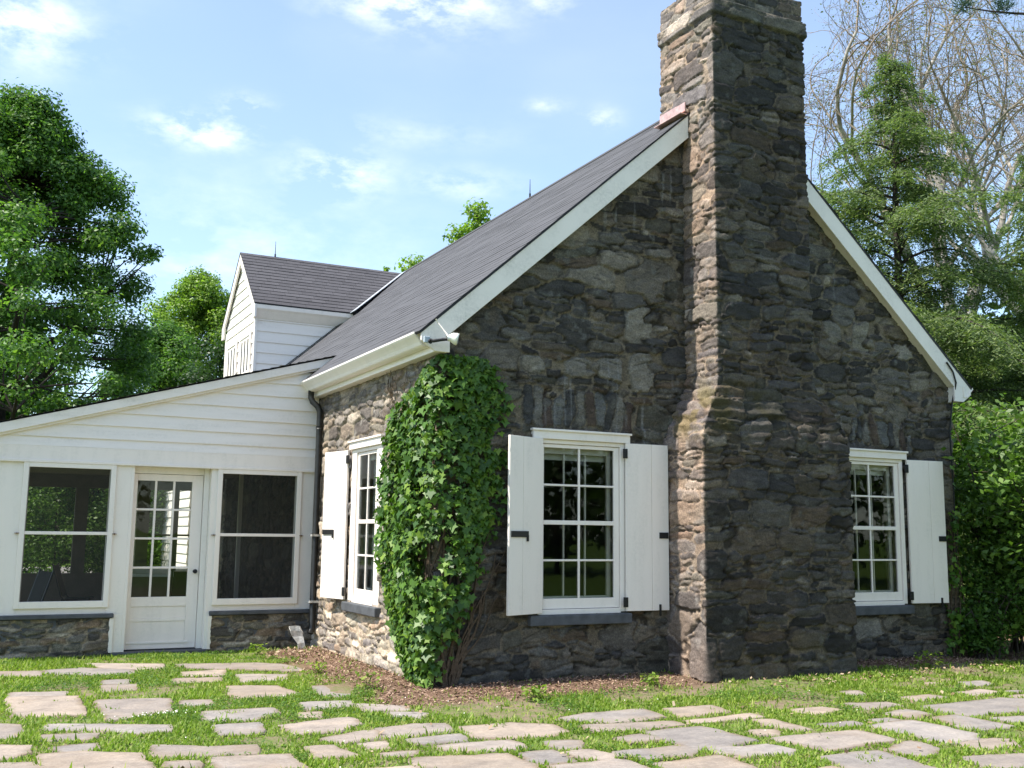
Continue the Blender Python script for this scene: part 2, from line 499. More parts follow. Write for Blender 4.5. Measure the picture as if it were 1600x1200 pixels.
    mort = np.array((.200, .165, .118)) * (.6 + .8 * fbm(U * 11, Z * 11, 71, 4))[..., None] * (1 - .72 * deep)[..., None]  # mortar darkened where recessed: gap shadow painted into the colour
    mk = mask[..., None]
    col = col * mk + mort * (1 - mk)
    rim = smooth(.0, .010, e) * smooth(.022, .010, e) * smooth(.3, .6, vn(U * 8, Z * 8, 95))  # shadow gap between stone and mortar, painted as a dark rim
    col = col * (1 - .5 * rim[..., None])
    H = H - .004 * rim
    return H * relief, np.clip(col, .01, .9), mask

def strip(name, P, N, H, col, keep, parent):
    """mesh of a displaced wall strip; P,N are (nz,nu,3)"""
    nz, nu = H.shape
    V = (P + N * H[..., None]).reshape(-1, 3)
    idx = np.arange(nz * nu).reshape(nz, nu)
    F = np.stack([idx[:-1, :-1], idx[:-1, 1:], idx[1:, 1:], idx[1:, :-1]], -1)[keep]
    used = np.zeros(nz * nu, bool); used[F.ravel()] = True
    remap = np.cumsum(used) - 1
    return mesh_obj(name, V[used], remap[F].reshape(-1, 4), 'rubble_stone', parent, False, tone=col.reshape(-1, 3)[used])

# ------------------------------------------------------------------ the stone cottage
XW, XR, SL, EX, EZ = 7.83, 3.91, 0.881, -.31, 3.72      # wall width, ridge, slope, eave tip
RZ = EZ + SL * (XR - EX)
YB = 18.0                                                # back of the house
def roof_z(x): return EZ + SL * (np.minimum(x, 2 * XR - x) - EX)
house = thing('stone_cottage', 'dark rubble stone cottage with steep shingle roof, end chimney and white shutters', 'house', (0, 0, 0))

OPEN = [(1.15, 2.35, .75, 2.68), (5.62, 6.83, .75, 2.68), (-2.80, -1.66, .75, 2.68)]
rg = np.random.default_rng(21)
D = .0145
sp = []
for c0, c1, n, hh in ((1.02, 2.52, 11, .46), (5.90, 7.05, 9, .46)):       # upright stones over the lintels
    xs = np.linspace(c0, c1, n + 1)
    for i in range(n):
        t = ((xs[i] + xs[i + 1]) / 2 - (c0 + c1) / 2) / (c1 - c0)
        sp.append([(xs[i] + xs[i + 1]) / 2, 2.79 + hh / 2 - .05 * t * t * 4 + rg.uniform(-.02, .02), (xs[i + 1] - xs[i]) / 2 * rg.uniform(.85, 1.1), hh / 2 * rg.uniform(.85, 1.1)])
sp += [[2.85, .22, .26, .24], [2.72, 4.62, .30, .27], [.02, .16, .12, .17]]
PALE = [[2.54, 4.14, 0.2, 0.21], [2.61, 3.52, 0.15, 0.24], [0.35, 3.84, 0.14, 0.09], [1.74, 3.51, 0.16, 0.12], [2.17, 3.51, 0.16, 0.15], [6.94, 4.14, 0.17, 0.11], [6.17, 4.32, 0.13, 0.22], [5.65, 4.31, 0.14, 0.2], [6.09, 0.42, 0.3, 0.14], [1.11, 3.5, 0.17, 0.1]]
sp += PALE
u = np.arange(-4.36, XW + 2.5, D); z = np.arange(-.12, RZ, D)
U, Z = np.meshgrid(u, z)
sites = rubble_sites(u[0], u[-1], -.15, RZ, rg, sp)
H, C, MK = rubble(U, Z, sites, rg, relief=1.0, pale=PALE, arch=sp[:20])
light = smooth(-.02, -.08, U)[..., None]                  # side wall: pale mortar, and sunlight painted in by lightening the stone
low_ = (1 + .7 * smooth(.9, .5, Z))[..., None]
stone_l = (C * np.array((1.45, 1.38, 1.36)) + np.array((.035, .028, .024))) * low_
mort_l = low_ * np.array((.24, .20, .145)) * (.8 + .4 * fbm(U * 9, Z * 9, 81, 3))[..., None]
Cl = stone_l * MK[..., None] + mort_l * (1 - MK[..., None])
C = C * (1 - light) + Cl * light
C = C * (1 - (1 - light) * .31)  # gable stone darkened, its shade painted into the colour
# white lime runs and bird streaks under the eaves of the gable
st_ = smooth(.80, .9, vn(U * 24, Z * 1.7, 91)) * smooth(.5, .75, fbm(U * 1.2, Z * 1.2, 93, 3)) * smooth(-.1, .2, U)
C = C * (1 - .35 * st_[..., None]) + .35 * st_[..., None] * .25
P = np.zeros(U.shape + (3,)); N = np.zeros_like(P)
lf, rt = U < 0, U > XW
P[..., 0] = np.where(lf, 0, np.where(rt, XW, U)); P[..., 1] = np.where(lf, -U, np.where(rt, U - XW, 0)); P[..., 2] = Z
b1 = np.clip((U + .05) / .10, 0, 1) * math.pi / 2; b2 = np.clip((U - XW + .05) / .10, 0, 1) * math.pi / 2
N[..., 0] = -np.cos(b1) + np.sin(b2); N[..., 1] = -np.sin(b1) * np.cos(b2)
uc = U[:-1, :-1] + D / 2; zc = Z[:-1, :-1] + D / 2
keep = zc < np.where(uc < 0, 3.6, np.where(uc > XW, 3.6, roof_z(uc) - .10))
for a, b, c, d in OPEN: keep &= ~((uc > a) & (uc < b) & (zc > c) & (zc < d))
keep &= ~((uc > 3.35) & (uc < 4.62) & (zc > .1))
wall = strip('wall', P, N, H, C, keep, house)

# rest of the side wall (inside and beyond the porch): coarser
u = np.arange(-YB, -4.33, .03); z = np.arange(-.1, 3.7, .03)
U, Z = np.meshgrid(u, z)
s2 = rubble_sites(-YB, -4.3, -.1, 3.7, rg)
H, C, MK = rubble(U, Z, s2, rg)
porch_shade = smooth(-10.7, -10.4, U)[..., None]                  # stone darkened inside the porch: the shade under its roof is painted in
C = (C * 1.8 * MK[..., None] + np.array((.34, .29, .21)) * (1 - MK[..., None])) * (1 - porch_shade) + C * .45 * porch_shade
P = np.stack([np.zeros_like(U), -U, Z], -1); N = np.zeros_like(P); N[..., 0] = -1
uc = U[:-1, :-1] + .015; zc = Z[:-1, :-1] + .015
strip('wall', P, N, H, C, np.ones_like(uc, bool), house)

# chimney: stepped stack on the gable
rg = np.random.default_rng(5)
D = .0135
XL = lambda z: 2.93 + .32 * smooth(2.68, 3.50, z)
XRr = lambda z: 5.14 - .44 * smooth(2.70, 3.55, z)
YF = lambda z: -.74 + .12 * smooth(2.66, 3.5, z)
CB = .47; CT = 8.48
nL, nF, nR = int(1.20 / D), int(1.72 / D), int(1.20 / D)
t = np.concatenate([np.linspace(-1, 0, nL, endpoint=False), np.linspace(0, 1, nF, endpoint=False), np.linspace(1, 2, nR)])
z = np.arange(-.15, CT, D)
T, Z = np.meshgrid(t, z)
xl, xr, yf = XL(Z), XRr(Z), YF(Z)
P = np.zeros(T.shape + (3,)); N = np.zeros_like(P)
lf, rt = T < 0, T > 1
P[..., 0] = np.where(lf, xl, np.where(rt, xr, xl + (xr - xl) * np.clip(T, 0, 1)))
P[..., 1] = np.where(lf, yf + (CB - yf) * (-T), np.where(rt, yf + (CB - yf) * (T - 1), yf))
P[..., 2] = Z
U = np.where(lf, xl - (P[..., 1] - yf), np.where(rt, xr + (P[..., 1] - yf), P[..., 0]))
b1 = np.clip((U - xl + .015) / .03, 0, 1) * math.pi / 2; b2 = np.clip((U - xr + .015) / .03, 0, 1) * math.pi / 2
N[..., 0] = -np.cos(b1) + np.sin(b2); N[..., 1] = -np.sin(b1) * np.cos(b2)
up = smooth(2.66, 2.85, Z) * smooth(3.55, 3.3, Z)
N[..., 2] += .45 * up
sites = rubble_sites(1.4, 6.8, -.15, CT, rg, [[2.88, .32, .17, .33], [3.45, 1.05, .42, .07], [3.0, 1.28, .17, .16]])
H, C, MK = rubble(U, Z, sites, rg, warp=.9, relief=.95)
cap = smooth(7.97, 7.98, Z) * smooth(8.17, 8.16, Z)
cap2 = smooth(8.165, 8.175, Z)
H = H * (1 - .5 * np.clip(cap + cap2, 0, 1)) + cap * (.035 + .02 * vn(U * 3, Z * 0, 15)) - cap2 * .01
# shoulder stones are stepped ledges
led = up * (np.abs(((Z + .03 * vn(U * 3, Z * 0, 5)) / .135) % 1 - .5) - .25) * .16
H = H - led * .35 * smooth(4.3, 3.6, U)
moss = (smooth(4.3, 3.5, U) * smooth(2.62, 2.9, Z) * smooth(3.6, 3.2, Z) * smooth(.48, .60, fbm(U * 4, Z * 6, 33, 4)))[..., None]
C = C * (1 - .8 * moss) + np.array((.085, .075, .025)) * .8 * moss
brown = smooth(.4, .65, fbm(U * 1.3, Z * 1.3, 37, 3))[..., None]
C = C * (1 + brown * np.array((.12, .03, -.03)))
sun_face = smooth(.02, -.02, U - xl)[..., None]            # left face: browner sandstone lightened for sun; front: slate darkened, shade painted in
C = C * (.48 + sun_face * (np.array((1.22, 1.14, 1.18)) - .48)) + sun_face * np.array((.031, .025, .023))
soot = smooth(7.8, 6.2, Z) * smooth(5.0, 6.0, Z) * smooth(3.4, 3.7, U) * smooth(4.7, 4.4, U)
C = C * (1 - .35 * soot[..., None] * fbm(U * 2, Z * 1, 39, 3)[..., None])
C = C * (1 + .75 * smooth(2.0, .6, Z) * .5)[..., None] if False else C
capc = np.clip(cap + cap2, 0, 1)[..., None]
C = C * (1 - capc) + (C * 1.2 + .02) * capc
ty = P[:-1, :-1, 1]; tz_ = Z[:-1, :-1]
keep = ~((ty > .2) & (tz_ < 5.9))
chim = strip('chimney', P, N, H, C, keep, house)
b = MB(); b.box(3.30, 4.66, -.56, .42, 8.2, 8.44); b.build('chimney_cap', 'slate_sill', house).parent = chim
# copper flashing where the stack meets the roof
fl = []
ys = np.linspace(-.23, .80, 12)
b = MB()
zf = roof_z(3.25)
for i in range(3):
    y0, y1 = -.15 + i * .17, -.15 + (i + 1) * .17 + .02
    zz = zf + .05 + rng.uniform(-.01, .01)
    b.box(3.17 - i * .003, 3.19 - i * .003, y0, y1, zz - .05, zz + .065)
b.box(3.10, 3.22, -.145, .42, zf - .04, zf - .025)
b.build('flashing', 'copper', house, .003).parent = chim

# ---- roof
def courses(name, org, uax, vax, nax, ulen, vlen, mat, parent, expo=.13, lift=.012, wob=.02, taper=None):
    """overlapping shingle courses; uax along the eave, vax up the slope, nax outwards"""
    org, uax, vax, nax = map(lambda q: np.array(q, float), (org, uax, vax, nax))
    V, F, UV = [], [], []
    nv = int(vlen / expo); nu = max(2, int(ulen / .5))
    for j in range(nv + 1):
        v0, v1 = j * expo, min((j + 1) * expo + .01, vlen)
        if v1 <= v0: continue
        u0, u1 = (taper(v0) if taper else (0, ulen))
        us = np.linspace(u0, u1, nu + 1)
        us[0] += rng.uniform(-wob, wob); us[-1] += rng.uniform(-wob, wob)
        k = len(V)
        for uu in us:
            jv = rng.uniform(-.004, .004)
            jl = lift + rng.uniform(-.002, .004)
            for (vv, ll) in ((v0 + jv, .0), (v0 + jv, jl), (v1, .002)):
                V.append(org + uax * uu + vax * vv + nax * ll); UV.append((uu + j * .37, vv))
        for i in range(nu):
            a = k + i * 3
            F += [(a, a + 3, a + 4, a + 1), (a + 1, a + 4, a + 5, a + 2)]
    return mesh_obj(name, V, F, mat, parent, False, uv=UV)
sv = np.array([1, 0, SL]) / math.hypot(1, SL); sn = np.array([-SL, 0, 1]) / math.hypot(1, SL)
slen = (XR - EX) * math.hypot(1, SL)
roof = courses('roof', np.array([EX, -.152, EZ]) + sn * .0, (0, 1, 0), sv, sn, YB + .152, slen, 'roof_shingle', house, lift=.0035, taper=None)
b = MB()
th = .045
tx = lambda x, z, k: (x + sn[0] * k, z + sn[2] * k)
for sgn in (1, -1):
    f = (lambda x: x) if sgn == 1 else (lambda x: 2 * XR - x)
    p = [(f(EX), EZ), (f(XR), RZ), (f(XR), RZ - .022), (f(EX + .02), EZ - .02)]
    b.prism(p if sgn == 1 else p[::-1], 'y', -.147, YB)
b.build('roof_deck', 'black_iron', house).parent = roof
svr = np.array([-1, 0, SL]) / math.hypot(1, SL); snr = np.array([SL, 0, 1]) / math.hypot(1, SL)
courses('roof', (2 * XR - EX, YB, EZ), (0, -1, 0), svr, snr, YB + .15, slen, 'roof_shingle', house, lift=.004, wob=.006)
b = MB()
for k in range(46):
    y0 = -.24 + k * .31
    for s_ in (1, -1):
        d = .13
        p0, p1 = np.array([XR, RZ + .022]), np.array([XR - s_ * d, RZ - d * SL + .024])
        b.prism([tuple(p0), tuple(p1), (p1[0], p1[1] - .01), (p0[0], p0[1] - .012)], 'y', y0, y0 + .308)
b.build('ridge_cap', 'roof_shingle', house).parent = roof

# ---- rake boards, eave boxes, gutter
b = MB()
for sgn in (1, -1):
    b = MB()
    f = (lambda x: x) if sgn == 1 else (lambda x: 2 * XR - x)
    x0, x1 = EX + .03, (3.23 if sgn == 1 else 3.10)
    p = [(f(x0), roof_z(x0) - .024), (f(x1), roof_z(x1) - .024), (f(x1), roof_z(x1) - .315), (f(.05), roof_z(.05) - .315)]
    p += [(f(.05), 3.52), (f(-.12), 3.52), (f(-.28), roof_z(x0) - .12)]
    b.prism(p, 'y', -.14, -.11)
    rake = b.build('rake_board', 'peeling_paint', house, .004)
for sgn in (1, -1):
    b = MB()
    f = (lambda x: x) if sgn == 1 else (lambda x: 2 * XR - x)
    x1 = 3.23 if sgn == 1 else 3.10
    b.prism([(f(.05), roof_z(.05) - .10), (f(x1), roof_z(x1) - .10), (f(x1), roof_z(x1) - .30), (f(.05), roof_z(.05) - .30)], 'y', -.108, .02)
    b.build('soffit', 'white_paint', house)
b = MB()
b.prism([(-.12, 3.52), (.03, 3.52), (.03, 3.9), (-.12, 3.80)], 'y', -.108, 4.5)
b.build('eave_board', 'cream_paint', house, .004)
g = 2 * XR
b = MB()
b.prism([(g + .12, 3.52), (g - .03, 3.52), (g - .03, 3.9), (g + .12, 3.80)], 'y', -.108, YB)
b.build('eave_board', 'cream_paint', house, .004)
# ogee gutter profile (x outwards = negative)
gp = [(-.122, 3.735), (-.128, 3.735), (-.128, 3.585), (-.20, 3.585), (-.225, 3.60), (-.245, 3.635), (-.27, 3.665), (-.29, 3.685), (-.305, 3.70), (-.315, 3.715), (-.315, 3.735), (-.300, 3.735),
      (-.297, 3.722), (-.28, 3.70), (-.24, 3.66), (-.215, 3.615), (-.195, 3.598), (-.14, 3.598), (-.122, 3.60)]
b = MB()
b.prism(gp, 'y', .0, 4.36)
b.prism([(-.126, 3.735), (-.126, 3.587), (-.20, 3.587), (-.225, 3.602), (-.245, 3.637), (-.29, 3.687), (-.313, 3.716), (-.313, 3.733)], 'y', -.012, -.002)
gut = b.build('gutter', 'cream_paint', house, .0)
b = MB()
b.prism([(g - x, z_) for x, z_ in gp][::-1], 'y', -.15, YB)
b.build('gutter', 'cream_paint', house)
b = MB()
b.tube([(-.19, 4.22, 3.60), (-.19, 4.22, 3.50), (-.17, 4.20, 3.44), (-.10, 4.17, 3.37), (-.07, 4.16, 3.30), (-.07, 4.16, 3.18), (-.07, 4.16, .30), (-.10, 4.14, .22)], .043, 10)
for zz in (3.05, 1.55, .62): b.tube([(-.07, 4.16, zz), (-.07, 4.16, zz + .04)], .05, 10)
dp = b.build('downspout', 'dark_pipe', house, smooth=True)
for zz in (1.545, .635):
    b = MB(); b.box(-.135, -.005, 4.10, 4.22, zz, zz + .028); b.build('bracket', 'galvanised', house).parent = dp
# lightning rods
for x, y, zz, hh in ((XR, 5.35, RZ, .34), (1.0, 11.5, RZ - .02, .36)):
    b = MB(); b.tube([(x, y, zz), (x, y, zz + .08)], .018, 8); b.tube([(x, y, zz + .06), (x, y, zz + hh)], [.009, .004], 6)
    b.build('lightning_rod', 'dark_pipe', house)
b = MB()
b.tube([(7.62, -.155, 4.06), (7.74, -.155, 3.93), (7.79, -.155, 3.78), (7.78, -.08, 3.5), (7.74, -.05, 3.1), (7.76, -.05, 2.2), (7.75, -.05, 1.2)], .012, 6)
b.build('cable', 'dark_pipe', house)

# ---- windows
def window(parent, xf, w2, centre_bar=True, depth=.30, curtain=False, drop_left=False):
    """sash window centred on s=0; glass half width w2; z runs .75 - 2.78"""
    f = .60 / .46 * w2 if w2 > .4 else w2 + .26
    b = MB(xf)
    b.box(-f, -w2 - .075, -.02, .15, .75, 2.665); b.box(w2 + .075, f, -.02, .15, .75, 2.665)
    b.box(-w2 - .075, w2 + .075, -.02, .15, 2.62, 2.665); b.box(-w2 - .075, w2 + .075, -.03, .15, .735, .79)
    b.box(-f, f, .15, depth, .70, .75); b.box(-f, f, .15, depth, 2.62, 2.67); b.box(-f, -f + .04, .15, depth, .75, 2.62); b.box(f - .04, f, .15, depth, .75, 2.62)
    fr = b.build('window', 'white_paint', parent, .004)
    b = MB(xf); b.box(-f - .025, f + .055, -.055, .04, 2.667, 2.755); b.box(-f - .04, f + .07, -.075, .04, 2.755, 2.78)
    b.build('header', 'white_paint', fr, .004)
    b = MB(xf); b.box(-f - .055, f + .055, -.085, .15, .62, .733)
    b.build('sill', 'slate_sill', fr, .012)
    zt, zb = 2.576, .906
    q = [zb + (zt - zb) * k / 4 for k in range(5)]
    b = MB(xf)
    b.box(-w2 - .07, -w2, .0, .035, .795, 2.615); b.box(w2, w2 + .07, .0, .035, .795, 2.615)
    b.box(-w2, w2, .0, .035, zt, 2.615); b.box(-w2, w2, .0, .035, .795, zb)
    b.box(-w2, w2, .0, .035, q[2] - .024, q[2] + .024)
    for k in (1, 3): b.box(-w2, w2, .006, .03, q[k] - .011, q[k] + .011)
    for z0, z1 in ((zb, q[1] - .011), (q[1] + .011, q[2] - .024), (q[2] + .024, q[3] - .011), (q[3] + .011, zt)): b.box(-.0125, .0125, .004, .032, z0, z1)
    b.build('storm_sash', 'white_paint', fr, .003)
    b = MB(xf); b.add([(-w2, .018, zb), (w2, .018, zb), (w2, .018, zt), (-w2, .018, zt)], [(0, 1, 2, 3)])
    b.build('pane', 'window_glass', fr)
    b = MB(xf)
    i2 = w2 - .035
    b.box(-w2 - .02, -i2, .10, .135, .8, 2.6); b.box(i2, w2 + .02, .10, .135, .8, 2.6); b.box(-i2, i2, .10, .135, zb - .08, zb + .02); b.box(-i2, i2, .10, .135, zt - .06, zt + .03)
    b.box(-i2, i2, .10, .135, q[2] - .02, q[2] + .02)
    for k in (1, 3): b.box(-i2, i2, .105, .13, q[k] - .01, q[k] + .01)
    n = 3 if w2 > .4 else 2
    for j in range(1, n):
        x = -i2 + 2 * i2 * j / n
        for z0, z1 in ((zb + .02, q[1] - .01), (q[1] + .01, q[2] - .02), (q[2] + .02, q[3] - .01), (q[3] + .01, zt - .06)): b.box(x - .010, x + .010, .106, .129, z0, z1)
    b.build('inner_sash', 'white_paint', fr, .003)
    if curtain:
        b = MB(xf)
        for s0, s1 in ((-w2 - .02, -w2 * .35), (w2 * .45, w2 + .02)):
            b = MB(xf)
            pts = [(s0 + (s1 - s0) * k / 24, .20 + .018 * math.sin(k * 1.35) + rng.uniform(-.003, .003)) for k in range(25)]
            v = [(p[0], p[1], zz) for zz in (.82, 2.58) for p in pts]
            b.add(v, [(k, k + 1, k + 26, k + 25) for k in range(24)])
            b.build('curtain', 'curtain', fr, smooth=True)
    else:
        b = MB(xf); b.box(-w2, w2, .17, .18, 2.45, 2.6); b.build('blind', 'curtain', fr)
    return fr
front = lambda cx: (lambda s, d, z: (cx + s, d, z))
side = lambda cy: (lambda s, d, z: (d, cy - s, z))
window(house, front(1.745), .46)
window(house, front(6.22), .46)
window(house, side(2.235), .31, curtain=True)
# white boarded bay on the side wall beyond the porch, on a low stone footing
b = MB(); b.box(-.38, .02, 12.0, 15.2, -.1, .66); b.build('bay_footing', 'slate_sill', house)
b = MB(); b.box(-.46, .02, 11.93, 15.3, .66, .76); b.build('bay_sill', 'white_paint', house, .01)
b = MB()
for k in range(9):
    z0, z1 = .76 + k * .19, .76 + (k + 1) * .19 + .004
    b.add([(-.425, 11.975, z0), (-.425, 15.2, z0), (-.402, 15.2, z1), (-.402, 11.998, z1), (-.40, 12.0, z0), (-.40, 15.2, z0)], [(0, 3, 2, 1), (4, 0, 1, 5)])
    b.add([(-.425, 11.975, z0), (.02, 11.975, z0), (.02, 11.998, z1), (-.402, 11.998, z1), (-.40, 12.0, z0), (.02, 12.0, z0)], [(0, 1, 2, 3), (4, 5, 1, 0)])
b.box(-.42, .02, 12.0, 15.2, 2.45, 2.49)
b.build('bay_wall', 'clapboard_paint', house)

def shutter(parent, hinge, ang, w, xf, sgn, latch, z0=.755, z1=2.665, hinged=True):
    """board shutter; hinge=(s,d); ang = swing off the wall; sgn -1 opens to the left"""
    c, s_ = math.cos(ang), math.sin(ang)
    def loc(p, d, z):
        s0, d0 = hinge
        return xf(s0 + sgn * (p * c + d * s_), d0 - p * s_ + d * c, z)
    if sgn > 0: loc2 = loc
    else: loc2 = loc
    b = MB(loc2)
    n = 2; gp_ = .004; k = w * .60
    b.box(.0, k - gp_ / 2, -.016, .016, z0, z1); b.box(k + gp_ / 2, w, -.016, .016, z0, z1)
    b.box(.03, w - .03, .016, .034, z0 + .2, z0 + .32); b.box(.03, w - .03, .016, .034, z1 - .32, z1 - .2)
    b.box(k - .02, k + .02, -.006, .016, z0 + .002, z1 - .002)
    o = b.build('shutter', 'white_paint', parent, .003)
    for zz in ((z0 + .10, z1 - .12) if hinged else ()):
        b = MB(loc2)
        b.box(-.045, .012, -.034, -.017, zz - .055, zz + .055); b.box(-.05, -.02, -.045, -.034, zz - .05, zz + .02)
        b.build('hinge', 'black_iron', o, .003)
    b = MB(loc2)
    if latch == 'bar':
        b.box(w - .30, w - .025, -.032, -.017, 1.575, 1.64); b.box(w - .30, w - .275, -.036, -.017, 1.53, 1.60)
    else:
        b.box(w - .13, w - .012, -.030, -.017, 1.575, 1.645)
        b.build('latch', 'black_iron', o, .003); b = MB(loc2)
        b.box(w - .14, w - .12, -.04, -.017, z0 - .06, z0 + .07)
    b.build('latch' if latch == 'bar' else 'shutter_dog', 'black_iron', o, .003)
    return o
fr0 = lambda s, d, z: (s, d, z)
sd0 = lambda s, d, z: (d, -s, z)
shutter(house, (1.235, -.05), R(21), .55, fr0, -1, 'bar', hinged=False)
shutter(house, (2.335, -.05), R(3), .57, fr0, 1, 'plate')
shutter(house, (6.86, -.05), R(6), .62, fr0, 1, 'plate')
shutter(house, (-2.86, -.05), R(13), .58, sd0, -1, 'bar')

# ---- rooms behind the windows
b = MB()
b.box(.30, XW - .3, .30, 5.0, -.02, .3)
b.box(.30, XW - .3, .30, 5.0, 3.4, 3.5)
b.box(.30, XW - .3, 5.0, 5.1, .3, 3.4)
for a0, a1 in ((.30, 1.15), (2.35, 5.62), (6.83, XW - .3)): b.box(a0, a1, .24, .30, .3, 3.4)
for a0, a1 in ((1.15, 2.35), (5.62, 6.83)): b.box(a0, a1, .24, .30, .3, .72); b.box(a0, a1, .24, .30, 2.66, 3.4)
b.box(.24, .30, .30, 1.66, .3, 3.4); b.box(.24, .30, 2.80, 5.0, .3, 3.4); b.box(.24, .30, 1.66, 2.80, .3, .72); b.box(.24, .30, 1.66, 2.80, 2.66, 3.4)
b.box(XW - .36, XW - .3, .3, 5.0, .3, 3.4)
b.build('room', 'interior', house)
b = MB()
b.box(XW - .05, XW, 2.4, YB, -.1, 3.7); b.box(0, XW, YB - .1, YB, -.1, 3.7)
b.prism([(0, 3.7), (XW, 3.7), (XR, RZ - .1)], 'y', YB - .1, YB - .02)
b.build('back_wall', 'slate_sill', house)

# ---- cross gable (dormer wing): front face x=.35, y 10.15 - 12.85
DX, DY, DW = .35, 11.5, 1.35
def lapboards(mb, z0, z1, ex, face, prof=.018):
    pass
b = MB()
zz = 3.6
while zz < 6.0:                                       # boards of the side that faces the camera
    z1 = min(zz + .215, 5.95)
    x1 = (z1 + .02 - EZ) / SL + EX + .06
    b.add([(DX - .01, DY - DW - .022, zz), (x1, DY - DW - .022, zz), (x1, DY - DW - .004, z1), (DX - .01, DY - DW - .004, z1),
           (DX - .01, DY - DW, zz), (x1, DY - DW, zz)], [(0, 1, 2, 3), (4, 5, 1, 0)])
    zz += .215
b.build('dormer_side', 'clapboard_paint', house)
b = MB()
zz = 3.6
DS = .9; DRZ = RZ
while zz < 7.3:                                       # boards of the gable face
    z1 = min(zz + .215, 7.32)
    w0 = min(DW, (DRZ - .08 - zz) / DS - .02); w1 = max(.0, min(DW, (DRZ - .08 - z1) / DS - .02))
    if w0 > 0:
        b.add([(DX - .022, DY - w0, zz), (DX - .022, DY + w0, zz), (DX - .004, DY + w1, z1), (DX - .004, DY - w1, z1), (DX, DY - w0, zz), (DX, DY + w0, zz)], [(0, 3, 2, 1), (4, 0, 1, 5)])
    zz += .215
b.box(DX - .03, DX + .02, DY - DW - .03, DY - DW + .07, 3.6, 5.9); b.box(DX - .03, DX + .02, DY + DW - .07, DY + DW + .03, 3.6, 5.9)
b.build('dormer_gable', 'clapboard_paint', house)
for cy in (DY - .62, DY + .62):
    b = MB()
    y0, y1, z0, z1 = cy - .40, cy + .40, 4.05, 5.50
    b.box(DX - .05, DX - .02, y0 - .09, y0, z0 - .08, z1 + .09); b.box(DX - .05, DX - .02, y1, y1 + .09, z0 - .08, z1 + .09)
    b.box(DX - .055, DX - .02, y0, y1, z1, z1 + .10); b.box(DX - .06, DX - .02, y0, y1, z0 - .08, z0)
    w = b.build('dormer_window', 'white_paint', house, .003)
    b = MB(); b.box(DX - .040, DX - .02, y0, y1, z0, z1); b.build('sash', 'white_paint', w)
    for k in range(3):
        yc = y0 + (y1 - y0) * (k + .5) / 3
        b = MB()
        for za, zb_ in ((z0 + .06, z0 + .68), (z0 + .75, z1 - .06)): b.box(DX - .0425, DX - .039, yc - .045, yc + .045, za, zb_)
        b.build('pane', 'dark_pane', w)
dsn = np.array([0, -DS, 1]) / math.hypot(1, DS); dsv = np.array([0, 1, DS]) / math.hypot(1, DS)
HW = 1.53
dl = HW * math.hypot(1, DS)
dorg = np.array([DX - .10, DY - HW, DRZ - DS * HW])
def dtaper(v):
    zz_ = DRZ - DS * HW + v * dsv[2]
    return 0, max(.3, (zz_ - EZ) / SL + EX - (DX - .10) + .15)
droof = courses('dormer_roof', dorg, (1, 0, 0), dsv, dsn, 3.8, dl, 'dormer_shingle', house, expo=.13, lift=.010, wob=.006, taper=dtaper)
b = MB()
b.prism([(DY - HW, DRZ - DS * HW), (DY, DRZ), (DY + HW, DRZ - DS * HW), (DY + HW, DRZ - DS * HW - .018), (DY, DRZ - .02), (DY - HW, DRZ - DS * HW - .018)], 'x', DX - .095, 3.9)
b.build('roof_deck', 'black_iron', house).parent = droof
b = MB()
for s_ in (1, -1):
    b = MB()
    p = [(DY, DRZ - .021), (DY + s_ * HW, DRZ - DS * HW - .021), (DY + s_ * HW, DRZ - DS * HW - .28), (DY + s_ * (DW + .02), DRZ - DS * HW - .28), (DY + s_ * (DW - .06), DRZ - DS * (DW - .06) - .24), (DY, DRZ - .24)]
    b.prism(p if s_ < 0 else p[::-1], 'x', DX - .085, DX - .045)
    b.build('rake_board', 'white_paint', house, .003)
b = MB()
xe = (DRZ - DS * HW - .1 - EZ) / SL + EX + .05
b.prism([(DY - HW + .005, DRZ - DS * HW - .02), (DY - HW + .01, DRZ - DS * HW - .10), (DY - HW + .05, DRZ - DS * HW - .14), (DY - DW - .03, DRZ - DS * HW - .28), (DY - DW + .03, DRZ - DS * HW - .28), (DY - DW + .03, DRZ - DS * HW - .022)], 'x', DX - .043, xe)
b.build('eave_board', 'white_paint', house, .003)
# valley flashing between wing and main roof
a0 = np.array([xe - .06, DY - HW + .02, DRZ - DS * HW - .03]); a1 = np.array([XR - .05, DY - .02, DRZ - .05])
b = MB()
nseg = 14
for i in range(nseg):
    p, q = a0 + (a1 - a0) * i / nseg, a0 + (a1 - a0) * (i + 1.0) / nseg
    o_ = np.array([.0, -.38 - rng.uniform(0, .05), 0]); lift_ = sn * .03
    b.add([tuple(p + lift_), tuple(q + lift_), tuple(q + o_ + lift_), tuple(p + o_ + lift_), tuple(p + lift_ - sn * .012), tuple(q + lift_ - sn * .012), tuple(q + o_ + lift_ - sn * .012), tuple(p + o_ + lift_ - sn * .012)],
          [(0, 1, 2, 3), (4, 7, 6, 5), (0, 4, 5, 1), (2, 6, 7, 3), (1, 5, 6, 2), (0, 3, 7, 4)])
b.build('valley_flashing', 'lead_flash', house)
# dark flashing where the wing's side meets the main roof
b = MB()
p0 = np.array([DX, DY - DW - .03, roof_z(DX)]); p1 = np.array([2.35, DY - DW - .03, roof_z(2.35)])
b.add([tuple(p0 + sn * .02), tuple(p1 + sn * .02), tuple(p1 + sn * .04), tuple(p0 + sn * .04), tuple(p0 + sn * .02 + np.array([0, -.06, 0])), tuple(p1 + sn * .02 + np.array([0, -.06, 0]))], [(0, 1, 2, 3), (0, 4, 5, 1), (4, 3, 2, 5)])
b.build('step_flashing', 'dark_pipe', house)

